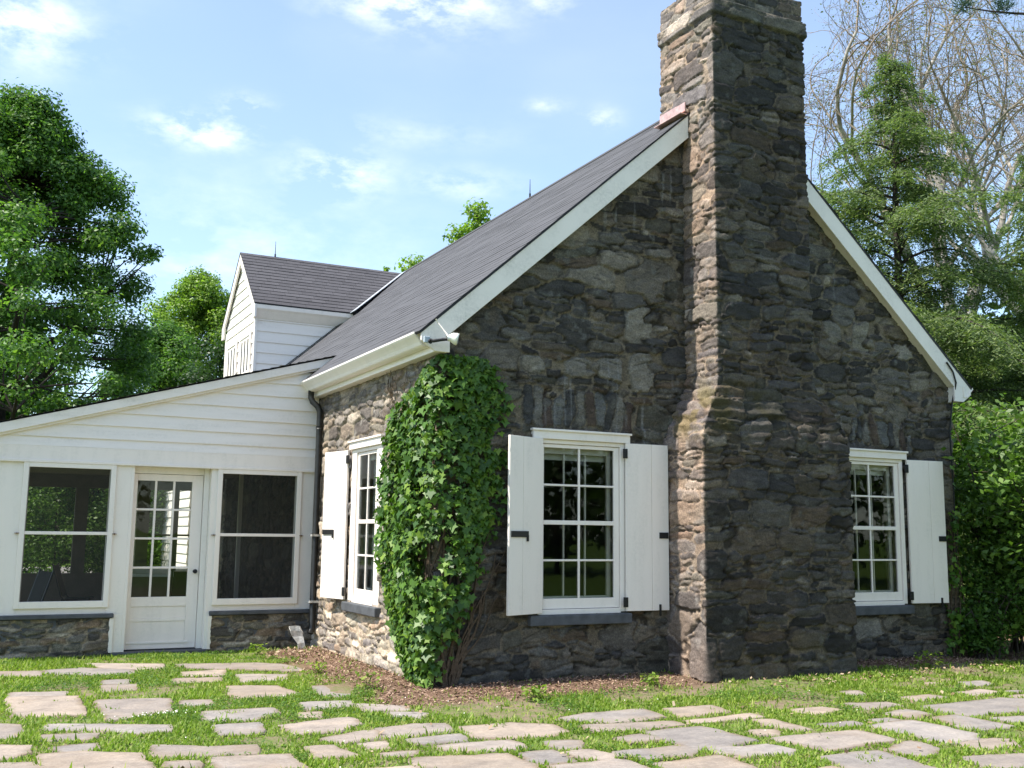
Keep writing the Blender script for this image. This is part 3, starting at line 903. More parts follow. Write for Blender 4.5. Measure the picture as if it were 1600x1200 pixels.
# ------------------------------------------------------------------ the porch
YP, YQ = 4.37, 10.5
porch = thing('enclosed_porch', 'white clapboard screened porch with sloping roof on low stone base beside the cottage', 'porch', (-2.2, YP, 0))
zfb = lambda x: 3.965 + .284 * x
zft = lambda x: 4.09 + .281 * x
XP0 = -5.2
rg = np.random.default_rng(13)
for x0, x1 in ((XP0, -2.66), (-1.43, -.02)):
    u = np.arange(x0, x1, .016); z = np.arange(-.15, .485, .016)
    U, Z = np.meshgrid(u, z)
    s2 = rubble_sites(x0, x1, -.15, .5, rg)
    H, C, MK = rubble(U, Z, s2, rg, relief=.8)
    P = np.stack([U, np.full_like(U, YP + .0), Z], -1); N = np.zeros_like(P); N[..., 1] = -1
    ed = smooth(x1 - .05, x1, U) if x1 < -1 else smooth(x0 + .05, x0, U)
    sgx = 1 if x1 < -1 else -1
    N[..., 0] = ed * sgx * .8; N[..., 1] = -(1 - ed * .4)
    strip('stone_base', P, N, H, C * 1.3, np.ones((len(z) - 1, len(u) - 1), bool), porch)
for x0, x1 in ((XP0, -2.655), (-1.435, .0)):
    b = MB(); b.box(x0, x1, YP + .005, YP + .3, -.1, .48); b.build('base_core', 'slate_sill', porch)
    b = MB(); b.box(x0, x1 + (.01 if x1 < -1 else -.01), YP - .06, YP + .25, .485, .535); b.build('slate_cap', 'slate_sill', porch, .008)
# wall boards around the openings
for x0, x1, z0, z1 in ((XP0, -3.80, .536, 2.46), (-2.74, -2.53, .536, 2.46), (-1.49, -1.38, .536, 2.46), (-.27, -.03, .536, 2.46), (-3.80, -2.74, .536, .66), (-3.80, -2.74, 2.41, 2.46), (-1.38, -.27, .536, .66), (-1.38, -.27, 2.41, 2.46)):
    b = MB(); b.box(x0, x1, YP + (.002 if x1 - x0 > 1 else 0), YP + .12, z0, z1); b.build('wall_panel', 'cream_paint', porch, .003)
for x0, x1 in ((-2.66, -2.53), (-1.49, -1.43)):
    b = MB(); b.box(x0, x1, YP - .003, YP + .2, .04, .535)
    xo, sg = (x0, -1) if x0 < -2 else (x1, 1)
    zz_ = np.linspace(.04, .475, 16)
    jag = [(xo + sg * (.012 + .035 * fbm(k * .9, sg, 77, 3)), zq) for k, zq in enumerate(zz_)]
    b.prism(([(xo - sg * .02, .04)] + jag + [(xo - sg * .02, .475)])[::sg], 'y', YP - .034, YP - .004)
    b.build('door_post', 'cream_paint', porch, .003)
b = MB()
b.box(XP0, -.03, YP - .025, YP + .12, 2.465, 2.66)
b.box(XP0, -.03, YP - .045, YP - .02, 2.445, 2.48)
b.build('frieze_board', 'white_paint', porch, .003)
b = MB()
zs = [2.66, 2.78, 2.955, 3.13, 3.315, 3.50, 3.685, 3.87]
for za, zb_ in zip(zs[:-1], zs[1:]):
    xa = max(XP0, (za - 3.99) / .284); xb = max(XP0, (zb_ - 3.99) / .284)
    if xa > -.06: continue
    n = 6
    pts0 = [xa + (-.03 - xa) * k / n for k in range(n + 1)]; pts1 = [xb + (-.03 - xb) * k / n for k in range(n + 1)]
    w = [rng.uniform(-.003, .003) for _ in range(n + 1)]
    v = [(x, YP - .028, za + w[k]) for k, x in enumerate(pts0)] + [(x, YP - .006, zb_ + .004) for x in pts1] + [(x, YP + .01, za + w[k]) for k, x in enumerate(pts0)]
    b.add(v, [(k, k + 1, n + 2 + k, n + 1 + k) for k in range(n)] + [(2 * n + 2 + k, 2 * n + 3 + k, k + 1, k) for k in range(n)])
b.build('clapboard', 'clapboard_paint', porch)
# corner trim of black flashing against the stone
b = MB(); b.prism([(XP0, zft(XP0) - .012), (.16, zft(.16) - .012), (-.0, zfb(0)), (XP0, zfb(XP0))], 'y', YP - .10, YP - .065)
b.prism([(XP0, zfb(XP0) + .01), (-.02, zfb(-.02) + .01), (-.02, zfb(-.02) - .03), (XP0, zfb(XP0) - .03)], 'y', YP - .064, YP - .012)
b.build('fascia', 'clapboard_paint', porch, .004)
pv = np.array([1, 0, .281]) / math.hypot(1, .281); pn = np.array([-.281, 0, 1]) / math.hypot(1, .281)
L = (.26 - XP0 + .2) * math.hypot(1, .281)
pr = courses('roof', (XP0 - .2, YP - .13, zft(XP0 - .2) + .004), (0, 1, 0), pv, pn, 6.8, L, 'roof_shingle', porch, wob=.012)
b = MB(); b.prism([(XP0 - .18, zft(XP0 - .18) - .008), (.2, zft(.2) - .008), (.1, zft(.1) - .07), (XP0 - .18, zft(XP0 - .18) - .07)], 'y', YP - .062, YQ + .55)
b.build('roof_deck', 'porch_inside', porch).parent = pr

def porch_window(x0, x1):
    b = MB()
    z0, z1 = .615, 2.445
    g0, g1 = x0 + .065, x1 - .065
    b.box(x0, g0, YP - .035, YP + .0, z0, z1); b.box(g1, x1, YP - .035, YP + .0, z0, z1)
    b.box(g0, g1, YP - .035, YP + .0, z0, .70); b.box(g0, g1, YP - .035, YP + .0, 2.385, z1)
    b.box(x0 + .04, g0 + .012, YP - .0, YP + .05, z0 + .05, z1 - .03); b.box(g1 - .012, x1 - .04, YP - .0, YP + .05, z0 + .05, z1 - .03)
    w = b.build('window', 'cream_paint', porch, .004)
    b = MB(); b.box(g0, g1, YP - .03, YP - .006, 1.535, 1.575); b.build('rail', 'white_paint', w, .003)
    b = MB(); b.add([(g0, YP - .012, .70), (g1, YP - .012, .70), (g1, YP - .012, 2.385), (g0, YP - .012, 2.385)], [(0, 1, 2, 3)])
    b.build('screen', 'insect_screen', w)
    for zz in (1.55,):
        for xx in (x0 - .02, x1 + .02):
            b = MB()
            b.box(xx - .028, xx + .028, YP - .038, YP - .004, zz - .004, zz + .004); b.box(xx - .004, xx + .004, YP - .045, YP - .03, zz - .010, zz + .010)
            b.build('catch', 'rust', w)
porch_window(-3.83, -2.72)
porch_window(-1.41, -.24)
# door, set back in its opening
b = MB(); b.box(-2.66, -1.43, YP - .04, YP + .3, -.1, .035); b.build('threshold', 'slate_sill', porch, .008)
YD = YP + .17
b = MB()
b.box(-2.53, -2.49, YP + .0, YD + .05, .04, 2.46); b.box(-1.56, -1.49, YP + .121, YD + .05, .04, 2.46); b.box(-2.49, -1.56, YD - .02, YD + .05, 2.36, 2.46)
b.build('door_frame', 'cream_paint', porch, .003)
dx0, dx1, dz0, dz1 = -2.485, -1.565, .05, 2.355
gx0, gx1, gz0, gz1 = -2.42, -1.71, .725, 2.265
b = MB()
b.box(dx0, gx0, YD, YD + .045, dz0, dz1); b.box(gx1, dx1, YD, YD + .045, dz0, dz1)
b.box(gx0, gx1, YD, YD + .045, gz1, dz1); b.box(gx0, gx1, YD, YD + .045, .60, gz0)
b.box(gx0, gx1, YD + .002, YD + .045, .405, .445); b.box(gx0, gx1, YD, YD + .045, dz0, .13)
b.box(gx0, gx1, YD + .012, YD + .04, .13, .405); b.box(gx0, gx1, YD + .012, YD + .04, .445, .60)
for k in (1, 2):
    x = gx0 + (gx1 - gx0) * k / 3; b.box(x - .014, x + .014, YD + .004, YD + .04, gz0, gz1)
xs = [gx0, gx0 + (gx1 - gx0) / 3 - .014, gx0 + (gx1 - gx0) / 3 + .014, gx0 + (gx1 - gx0) * 2 / 3 - .014, gx0 + (gx1 - gx0) * 2 / 3 + .014, gx1]
for k in (1, 2, 3):
    zz = gz0 + (gz1 - gz0) * k / 4
    for i in (0, 2, 4): b.box(xs[i], xs[i + 1], YD + .006, YD + .038, zz - .014, zz + .014)
door = b.build('door', 'white_paint', porch, .004)
b = MB(); b.box(gx0 - .03, gx1 + .05, YD - .012, YD - .001, .118, .142); b.build('kick_strip', 'cream_paint', door, .002)
b = MB(); b.add([(gx0, YD + .02, gz0), (gx1, YD + .02, gz0), (gx1, YD + .02, gz1), (gx0, YD + .02, gz1)], [(0, 1, 2, 3)]); b.build('pane', 'window_glass', door)
b = MB()
kx, kz = -1.62, 1.06
b.tube([(kx, YD, kz), (kx, YD - .03, kz)], .012, 10); b.tube([(kx, YD - .028, kz), (kx, YD - .035, kz), (kx, YD - .05, kz), (kx, YD - .068, kz), (kx, YD - .074, kz)], [.012, .024, .030, .024, .006], 14)
b.tube([(kx, YD + .001, kz), (kx, YD - .004, kz)], .026, 14)
b.build('knob', 'black_iron', door, smooth=True)
# inside and far side of the porch
b = MB(); b.box(XP0, -.02, YP + .3, YQ, -.05, .03); b.build('floor', 'floor_board', porch)
b = MB()
b.prism([(XP0, 2.60), (-.05, 2.60), (-.05, zfb(-.05)), (XP0, zfb(XP0))], 'y', YQ, YQ + .05)
b.box(XP0, -.05, YQ - .1, YQ - .002, 2.36, 2.62)
b.box(XP0, -.05, YQ - .05, YQ + .05, -.1, .82)
for x in (-4.4, -2.60, -1.52, -.32): b.box(x - .11, x + .11, YQ - .08, YQ + .03, .82, 2.36)
b.box(XP0, XP0 + .1, YP + .12, YQ, -.1, .66); b.box(XP0, XP0 + .1, YP + .12, YQ, 2.3, 2.66)
for y in (6.4, 8.5): b.box(XP0, XP0 + .1, y - .08, y + .08, .66, 2.3)
b.box(XP0 + .1, -.05, YP + .13, YQ - .1, 2.60, 2.63)
b.build('inner_frame', 'porch_inside', porch)
b = MB(); b.box(-1.30, -1.22, 8.4, 8.48, .03, 2.6); b.build('post', 'porch_inside', porch)
b = MB(); b.box(-.52, -.46, 7.0, 7.06, .03, 2.6); b.build('post', 'cream_paint', porch)
b = MB(); b.box(-1.41, -.44, YQ - .02, YQ + .0, 1.50, 1.535); b.build('back_rail', 'porch_inside', porch)
# table and folding chairs in the porch
tb = thing('dining_table', 'long pale table seen through the porch door and window', 'table', (-1.7, 7.6, .03))
b = MB(); b.prism([(-2.46, 7.2), (-1.0, 6.9), (-.8, 9.5), (-2.15, 9.8)], 'z', .885, .925); b.build('table_top', 'table_top', tb, .004)
for x, y in ((-2.28, 7.35), (-1.15, 7.1), (-.95, 9.3), (-2.05, 9.55)):
    b = MB(); b.tube([(x, y, .03), (x, y, .885)], .022, 8); b.build('leg', 'chair_frame', tb)
def chair(x, y, rz, lab):
    t = thing('folding_chair', lab, 'chair', (x, y, .03), 'dark chairs round the porch table')
    c, s = math.cos(rz), math.sin(rz)
    xf = lambda a, b_, z: (x + a * c - b_ * s, y + a * s + b_ * c, z + .03)
    b = MB(xf); b.prism([(-.22, .44), (.22, .42), (.22, .455), (-.22, .47)], 'y', -.22, .22); b.build('seat', 'chair_cloth', t, .01)
    b = MB(xf); b.prism([(.20, .50), (.36, 1.0), (.385, .99), (.225, .49)], 'y', -.22, .22); b.build('backrest', 'chair_cloth', t, .01)
    for sy in (-.24, .24):
        b = MB(xf); b.tube([(-.25, sy, 0), (.22, sy, .50), (.38, sy, 1.02)], .014, 6); b.build('leg', 'chair_frame', t)
        b = MB(xf); b.tube([(.28, sy * .92, 0), (-.20, sy * .92, .46)], .014, 6); b.build('leg', 'chair_frame', t)
chair(-2.72, 8.6, 2.9, 'dark folding chair tilted against the pale table inside the porch window')
chair(-3.75, 5.6, .3, 'dark folding chair nearest the bottom left corner of the left porch window')
chair(-1.55, 5.8, -1.5, 'dark folding chair just behind the lowest panes of the porch door')

# ---- floodlight on the corner of the eave
fl_ = thing('floodlight', 'white bulb floodlight on a black arm at the eave corner above the ivy', 'lamp', (-.18, -.20, 3.62))
b = MB(); b.box(-.285, -.215, -.235, -.203, 3.585, 3.655); b.build('junction_box', 'blue_box', fl_, .008)
b = MB(); b.tube([(-.22, -.235, 3.61), (-.20, -.28, 3.60), (-.12, -.30, 3.615), (-.03, -.31, 3.635)], [.022, .019, .016, .02], 10); b.tube([(-.225, -.24, 3.60), (-.225, -.265, 3.59)], .022, 10)
b.build('arm', 'black_iron', fl_, smooth=True)
b = MB(); b.tube([(-.06, -.305, 3.635), (-.03, -.31, 3.642), (.0, -.315, 3.645), (.03, -.33, 3.635), (.052, -.34, 3.628), (.056, -.342, 3.627)], [.03, .036, .055, .064, .066, .05], 16)
b.build('bulb', 'lamp_glass', fl_, smooth=True)
b = MB(); b.tube([(-.15, -.212, 3.85), (-.12, -.225, 3.80), (-.08, -.25, 3.74), (-.045, -.28, 3.68), (-.04, -.30, 3.65)], .009, 6); b.build('wire', 'white_paint', fl_, smooth=True)

# ---- crushed end of a downpipe lying against the wall
el = thing('drain_shoe', 'dented white metal drainpipe elbow standing at the foot of the dark downspout', 'drain pipe', (-.22, 3.85, 0))
b = MB()
path = [(-.37, 3.90, .31), (-.345, 3.89, .24), (-.31, 3.87, .15), (-.29, 3.86, .07), (-.275, 3.85, .0)]
V = []
for i, (x, y, zz) in enumerate(path):
    w, h = .072 - .008 * i + .014 * math.sin(i * 2.1), .050 - .012 * (i % 2)
    for a in ((-w, -h), (0, -h * .7), (w, -h), (w * .85, h * .2), (w, h), (0, h * 1.1), (-w, h), (-w * 1.1, 0)):
        V.append((x + a[0] + rng.uniform(-.008, .008), y + a[1] * .8, zz + a[1] * .6 + rng.uniform(-.008, .008)))
F = [(i * 8 + k, i * 8 + (k + 1) % 8, (i + 1) * 8 + (k + 1) % 8, (i + 1) * 8 + k) for i in range(4) for k in range(8)]
o = mesh_obj('pipe', V, F, 'galvanised', el)
md = o.modifiers.new('shell', 'SOLIDIFY'); md.thickness = .004
b = MB(); b.box(-.29, -.265, 3.855, 3.875, .08, .14); b.build('rust_patch', 'rust', el)

# ------------------------------------------------------------------ ground
xs = np.unique(np.concatenate([np.linspace(-900, -40, 14), np.linspace(-40, -9, 24), np.arange(-9, 14, .16), np.linspace(14, 50, 24), np.linspace(50, 900, 14)]))
ys = np.unique(np.concatenate([np.linspace(-900, -50, 14), np.linspace(-50, -9, 24), np.arange(-9, 8, .16), np.linspace(8, 60, 34), np.linspace(60, 900, 14)]))
X, Y = np.meshgrid(xs, ys)
Zg = (fbm(X * .9, Y * .9, 201, 4) - .5) * .02
nearby = smooth(20, 10, np.hypot(X, Y + 2))
Zg = Zg * nearby - (1 - nearby) * .02
Zg = Zg + .05 * smooth(1.3, .1, np.where(X < .0, np.abs(X), 9)) * smooth(-.2, .3, Y) * smooth(4.4, 3.8, Y) + .05 * smooth(-1.3, -.2, Y) * smooth(.3, 0, Y) * smooth(-.5, .3, X) * smooth(8, 7, X)
Zg = np.where((X > .05) & (X < 7.8) & (Y > .1) & (Y < 13.9), -.25, Zg)
idx = np.arange(X.size).reshape(X.shape)
F = np.stack([idx[:-1, :-1], idx[:-1, 1:], idx[1:, 1:], idx[1:, :-1]], -1).reshape(-1, 4)
def mulch_w(x, y):
    """bark mulch beds along the side wall and the gable"""
    n = (fbm(x * 1.7, y * 1.7, 401, 3) - .5) * .7
    a = smooth(1.08, .7, -x + n) * (x < .05) * smooth(-1.15, -.75, y + n * .5) * smooth(4.3, 3.9, y)
    b_ = smooth(-1.1, -.75, y + n * .55) * (y < .3) * (x > -.3) * smooth(3.6, 2.4, x)
    c_ = smooth(-.75, -.5, y + n * .3) * (x > 5.3) * (y < 3) * (x < 12)
    return np.maximum(np.maximum(a, b_), c_)

m = Mat('lawn_ground')
co = m.coord()
n1 = m.noise(.5, 6, .65, co); n2 = m.noise(7, 6, .7, co); n3 = m.noise(45, 4, .7, co)
grass_c = m.mix(n3, (.06, .115, .015), (.14, .22, .035))
soil_c = m.mix(n3, (.15, .115, .075), (.29, .225, .155))
c = m.mix(m.ramp(m.math('ADD', m.math('MULTIPLY', n1, .5), m.math('MULTIPLY', n2, .5)), [(.42, (0, 0, 0)), (.56, (1, 1, 1))]), grass_c, soil_c)
far = m.new('ShaderNodeVectorMath', operation='LENGTH'); m.link(co, far.inputs[0])
c = m.mix(m.ramp(m.math('MULTIPLY', far.outputs['Value'], .05), [(.5, (0, 0, 0)), (.8, (1, 1, 1))]), c, grass_c)
bedn = m.new('ShaderNodeAttribute', attribute_name='tone')
c = m.mix(bedn.outputs['Fac'], c, m.mix(n3, (.075, .045, .03), (.26, .17, .115)))
m.base(c, .95, .1)
m.bump(m.math('ADD', n2, n3), .8, .02)
M['lawn_ground'] = m.m
bed = mulch_w(X.ravel(), Y.ravel())
ground = mesh_obj('ground', np.stack([X, Y, Zg], -1).reshape(-1, 3), F, 'lawn_ground', smooth=True, tone=np.repeat(bed[:, None], 3, 1))
tag(ground, 'green lawn and bare earth around the stone cottage', 'ground', kind='structure')
def gz(x, y):
    j = np.clip(np.searchsorted(xs, x) - 1, 0, len(xs) - 2); i = np.clip(np.searchsorted(ys, y) - 1, 0, len(ys) - 2)
    fx = (x - xs[j]) / (xs[j + 1] - xs[j]); fy = (y - ys[i]) / (ys[i + 1] - ys[i])
    return (Zg[i, j] * (1 - fx) + Zg[i, j + 1] * fx) * (1 - fy) + (Zg[i + 1, j] * (1 - fx) + Zg[i + 1, j + 1] * fx) * fy

simple('drive_gravel', (.30, .28, .26), .95, .1, .2, 3, .4, 30)
b = MB(); b.prism([(-60, 33), (30, 32), (30, 39), (-60, 41)], 'z', -.015, -.004)
tag(b.build('driveway', 'drive_gravel'), 'grey gravel drive crossing behind the porch', 'driveway', kind='structure')

STONES=[[(-3.92,1.03),(-3.36,0.85),(-3.38,-0.23),(-3.89,-0.07)],[(-3.17,0.56),(-2.59,0.39),(-2.68,-0.34),(-2.95,-0.41),(-3.2,-0.61)],[(-3.69,-0.56),(-3.3,-0.77),(-2.79,-1.07),(-2.83,-1.29),(-3.03,-1.31),(-3.4,-0.97),(-3.68,-0.84)],[(-4.13,-0.41),(-3.93,-0.54),(-3.92,-0.85),(-3.98,-1.11),(-4.13,-1.1)],[(-3.74,-1.08),(-3.37,-1.2),(-3.46,-1.42),(-3.76,-1.26)],[(-4.14,-1.35),(-3.89,-1.49),(-3.91,-1.74),(-4.01,-1.87),(-4.14,-1.86)],[(-3.71,-1.6),(-3.41,-1.57),(-3.44,-1.79),(-3.65,-1.85)],[(-3.79,-1.88),(-3.53,-1.9),(-3.19,-2.11),(-3.17,-2.74),(-3.81,-2.48)],[(-4.15,-2.07),(-3.88,-2.13),(-3.87,-2.45),(-4.15,-2.33)],[(-3.03,-1.8),(-2.68,-2.06),(-2.35,-2.13),(-2.4,-2.4),(-2.84,-2.3),(-3.05,-2.21)],[(-2.71,-2.45),(-2.22,-2.54),(-2.21,-2.99),(-2.55,-3.03),(-2.75,-2.94)],[(-3.03,-2.45),(-2.84,-2.51),(-2.88,-2.68),(-3.02,-2.68)],[(-2.39,-0.47),(-1.8,-0.5),(-1.84,-0.78),(-2.1,-1.03),(-2.47,-0.94)],[(-2.44,-1.18),(-2.11,-1.23),(-2.19,-1.63),(-2.46,-1.58)],[(-2.46,0.26),(-2.22,0.21),(-2.29,-0.12),(-2.5,-0.04)],[(-3.03,1.6),(-2.73,1.53),(-2.8,1.13),(-3.03,1.08)],[(-4.05,3.11),(-3.55,2.99),(-3.59,2.56),(-4.06,2.65)],[(-3.48,3.04),(-3.12,3.13),(-2.58,2.76),(-2.66,2.33),(-3.14,2.48),(-3.5,2.77)],[(-3.03,3.59),(-2.2,3.17),(-2.28,2.79),(-2.57,2.7),(-2.88,3.11)],[(-2.98,1.97),(-2.74,1.94),(-2.81,1.61),(-3.01,1.66)],[(-2.27,1.84),(-1.8,1.74),(-1.89,1.39),(-2.33,1.49)],[(-2.09,2.32),(-1.63,2.37),(-1.78,1.84),(-2.14,1.93)],[(-1.86,1.04),(-1.41,0.9),(-1.35,0.25),(-1.55,0.1),(-1.97,0.19)],[(-1.58,1.91),(-1.08,1.71),(-1.2,1.24),(-1.66,1.27)],[(-3.88,1.35),(-3.41,1.27),(-3.45,0.94),(-3.9,1.07)],[(-2.05,3.05),(-1.13,2.89),(-0.51,2.3),(-0.8,1.84),(-1.29,2.22),(-1.95,2.61)],[(-1.46,-0.3),(-1.04,-0.41),(-1.13,-0.71),(-1.54,-0.73)],[(-1.05,-0.54),(-0.69,-0.85),(-0.68,-1.1),(-1.04,-1.02)],[(-0.92,-1.12),(-0.63,-1.33),(-0.75,-1.47),(-0.94,-1.37)],[(-1.05,0.72),(-0.63,0.61),(-0.99,-0.14),(-1.17,-0.01)],[(-1.94,-1.4),(-1.32,-1.26),(-1.34,-1.57),(-1.6,-1.78),(-1.92,-1.79)],[(-1.79,-2.07),(-1.31,-1.91),(-1.42,-2.19),(-1.68,-2.26)],[(-1.26,-1.85),(-0.91,-1.8),(-0.69,-1.89),(-0.78,-2.14),(-1.12,-2.18),(-1.3,-2.2)],[(-1.2,-2.37),(-0.75,-2.34),(-0.83,-2.56),(-1.2,-2.57)],[(-1.6,-2.36),(-1.4,-2.35),(-1.49,-2.61),(-1.58,-2.64)],[(-1.99,-2.33),(-1.85,-2.35),(-1.76,-2.8),(-2.02,-2.7)],[(-1.58,-2.76),(-1.26,-2.79),(-1.41,-2.9),(-1.59,-2.87)],[(-0.61,-2.07),(-0.15,-2.07),(0.12,-2.25),(0.11,-2.54),(-0.09,-2.64),(-0.42,-2.61),(-0.68,-2.53)],[(-1.09,-2.68),(-0.51,-2.72),(-0.51,-2.99),(-0.92,-2.96),(-1.09,-2.87)],[(-1.46,-3.07),(-0.76,-3.16),(-0.77,-3.58),(-0.82,-3.8),(-1.43,-3.53)],[(-1.87,-3.24),(-1.55,-3.26),(-1.55,-3.47),(-1.9,-3.32)],[(-1.63,-0.84),(-1.46,-0.86),(-1.55,-1.12),(-1.68,-1.09)],[(0.69,-1.92),(1.28,-1.93),(1.21,-2.32),(0.62,-2.38),(0.32,-2.05)],[(0.34,-2.4),(1.17,-2.57),(1.15,-2.69),(0.7,-2.74),(0.3,-2.68)],[(1.54,-1.95),(2.05,-1.96),(1.97,-2.28),(1.58,-2.34),(1.4,-2.36)],[(1.32,-2.57),(2.09,-2.49),(2.07,-2.65),(1.53,-2.64),(1.3,-2.64)],[(0.7,-2.86),(1.24,-2.85),(1.27,-3.48),(0.9,-3.6),(0.64,-3.55)],[(0.32,-2.99),(0.56,-2.96),(0.61,-3.15),(0.31,-3.2)],[(0,-3.46),(0.54,-3.48),(0.66,-3.6),(0.44,-3.75),(0.08,-3.74)],[(0.74,-3.67),(1.26,-3.68),(1.31,-3.89),(1.17,-3.96),(0.77,-3.96)],[(-0.27,-2.88),(0.02,-2.93),(-0.15,-3.14),(-0.31,-3.13)],[(-0.31,-3.27),(-0.11,-3.26),(-0.06,-3.5),(-0.17,-3.63),(-0.31,-3.48)],[(-0.65,-3.17),(-0.38,-3.16),(-0.42,-3.55),(-0.61,-3.55),(-0.69,-3.43)],[(-0.64,-3.65),(-0.06,-3.67),(-0.11,-4.12),(-0.67,-3.87)],[(0.06,-3.88),(0.34,-3.89),(0.66,-3.85),(0.62,-4.16),(0.62,-4.35),(0,-4.17)],[(1.91,-2.75),(2.04,-2.81),(2.03,-3.28),(1.91,-3.29),(1.82,-3.02)],[(1.55,-3.15),(1.75,-3.19),(1.6,-3.36),(1.47,-3.32)],[(1.5,-3.51),(2.34,-3.53),(2.32,-3.93),(1.9,-3.97),(1.54,-4.01)],[(1.34,-4.18),(1.89,-4.18),(1.76,-4.83),(1.62,-4.89),(1.19,-4.7)],[(0.93,-4.52),(1.17,-4.46),(1.1,-4.66)],[(2.65,-3.38),(3.17,-3.34),(3.14,-4.03),(2.94,-4.17),(2.65,-4.19),(2.64,-4)],[(2,-4.21),(2.45,-4.01),(2.37,-4.31),(2.06,-4.49),(1.98,-4.33)],[(2.68,-4.31),(2.97,-4.19),(3.23,-4.28),(3.03,-4.46),(2.71,-4.47)],[(2.27,-4.65),(2.89,-4.77),(2.43,-5.11),(2.15,-4.98)],[(3.88,-2.83),(5.04,-2.84),(5.26,-3.04),(4.74,-3.45),(4.01,-3.34),(3.83,-3.28)],[(3.47,-3.34),(3.73,-3.33),(3.76,-3.9),(3.39,-3.91),(3.38,-3.69)],[(3.98,-3.55),(4.39,-3.61),(4.12,-3.88),(3.91,-3.75)],[(3.27,-2.97),(3.59,-2.91),(3.59,-3.16),(3.29,-3.21)],[(2.84,-3.16),(3.11,-3.16),(3.12,-3.28),(2.87,-3.27)],[(2.3,-3.14),(2.69,-3.15),(2.66,-3.27),(2.33,-3.28)],[(3.31,-2.4),(3.8,-2.5),(3.75,-2.69),(3.28,-2.68)],[(2.59,-2.49),(2.94,-2.51),(3.01,-2.67),(2.62,-2.74)],[(4.16,-2.3),(4.59,-2.3),(4.61,-2.54),(4.11,-2.5)],[(4.98,-2.31),(5.45,-2.25),(5.46,-2.44),(4.95,-2.51)],[(5.25,-2.72),(5.68,-2.69),(5.33,-2.98)],[(5.7,-1.79),(6.03,-1.78),(5.87,-1.99),(5.55,-2)],[(5.24,-1.64),(5.44,-1.64),(5.33,-1.76),(5.16,-1.77)],[(3.92,-1.74),(4.13,-1.76),(3.94,-2.03),(3.77,-1.98)],[(5.51,-2.44),(5.78,-2.46),(5.57,-2.58)]]
m = Mat('flagstone')
at = m.new('ShaderNodeAttribute', attribute_name='tone')
co = m.coord()
n1 = m.noise(3.2, 7, .65, co, (1, 1.4, 1)); n2 = m.noise(38, 6, .75, co); n3 = m.noise(1.1, 4, .6, co)
c = m.mix(.7, at.outputs['Color'], m.ramp(n1, [(.3, (.62, .62, .64)), (.5, (1, 1, 1)), (.72, (1.35, 1.30, 1.22))]), 'MULTIPLY')
c = m.mix(.5, c, m.ramp(n2, [(.3, (.6, .6, .6)), (.7, (1.4, 1.4, 1.4))]), 'MULTIPLY')
c = m.mix(m.math('MULTIPLY', m.ramp(n3, [(.52, (0, 0, 0)), (.7, (1, 1, 1))]), .45), c, (.26, .19, .125))
m.base(c, .85, .2)
m.bump(m.math('ADD', m.math('MULTIPLY', n1, 3.0), n2), .5, .01)
M['flagstone'] = m.m
V, F, T = [], [], []
OUT = []
rg = np.random.default_rng(3)
for q in STONES:
    q = np.array(q)
    ctr = q.mean(0)
    ring = []
    n = len(q)
    per = []
    osg = 1 if sum(q[i - 1][0] * q[i][1] - q[i][0] * q[i - 1][1] for i in range(n)) > 0 else -1
    for i in range(n):
        a, b_ = q[i], q[(i + 1) % n]
        L = np.hypot(*(b_ - a)); k = max(2, int(L / .07))
        for j in range(k):
            p = a + (b_ - a) * j / k
            nv = np.array([b_[1] - a[1], -(b_ - a)[0]]) / (L + 1e-9)
            edge = min(j, k - j) / k
            p = p + nv * ((fbm(p[0] * 6, p[1] * 6, 301, 3) - .5) * .045 + rg.normal(0, .004))
            if j == 0: p = p + (ctr - p) / (np.hypot(*(ctr - p)) + 1e-9) * .014
            if j == 0:
                c0 = q[i - 1]; n2 = np.array([a[1] - c0[1], -(a - c0)[0]]) / (np.hypot(*(a - c0)) + 1e-9)
                p = p + (nv + n2) * osg * .045
            else: p = p + nv * osg * .055
            per.append(p)
    per = np.array(per)
    OUT.append(per)
    zt = .012 + rg.uniform(-.004, .007); tilt = rg.normal(0, .006, 2)
    k0 = len(V); m_ = len(per)
    zz = lambda p: zt + (p - ctr) @ tilt
    inn = ctr + (per - ctr) * (1 - .016 / np.maximum(.05, np.hypot(*(per - ctr).T)))[:, None]
    for p in per: V.append((p[0], p[1], -.06))
    for p in per: V.append((p[0], p[1], zz(p) - .012))
    for p in inn: V.append((p[0], p[1], zz(p)))
    inn2 = ctr + (per - ctr) * (1 - .085 / np.maximum(.13, np.hypot(*(per - ctr).T)))[:, None]
    for p in inn2: V.append((p[0], p[1], zz(p) + .001))
    for r in range(3):
        for i in range(m_):
            j = (i + 1) % m_
            F.append((k0 + r * m_ + i, k0 + r * m_ + j, k0 + (r + 1) * m_ + j, k0 + (r + 1) * m_ + i))
    F.append(tuple(range(k0 + 3 * m_, k0 + 4 * m_)))
    tone = np.array([(.30, .252, .212), (.275, .236, .205), (.318, .262, .212), (.262, .235, .214)][rg.integers(4)]) * rg.uniform(.85, 1.1)
    soil_ = np.array((.17, .125, .08))
    st2 = smooth(.3, .7, np.array([fbm(p[0] * 4, p[1] * 4, 311, 3) for p in per]))[:, None] * .65
    edge_t = tone * (1 - st2 - .15) + soil_ * (st2 + .15)
    T += [soil_] * m_ + list(edge_t * .8) + list(edge_t) + [tone] * m_
ftop = mesh_obj('flagstone_terrace', V, F, 'flagstone', tone=np.array(T))
tag(ftop, 'irregular grey flagstones laid in the grass in front of the cottage', 'paving', kind='structure')

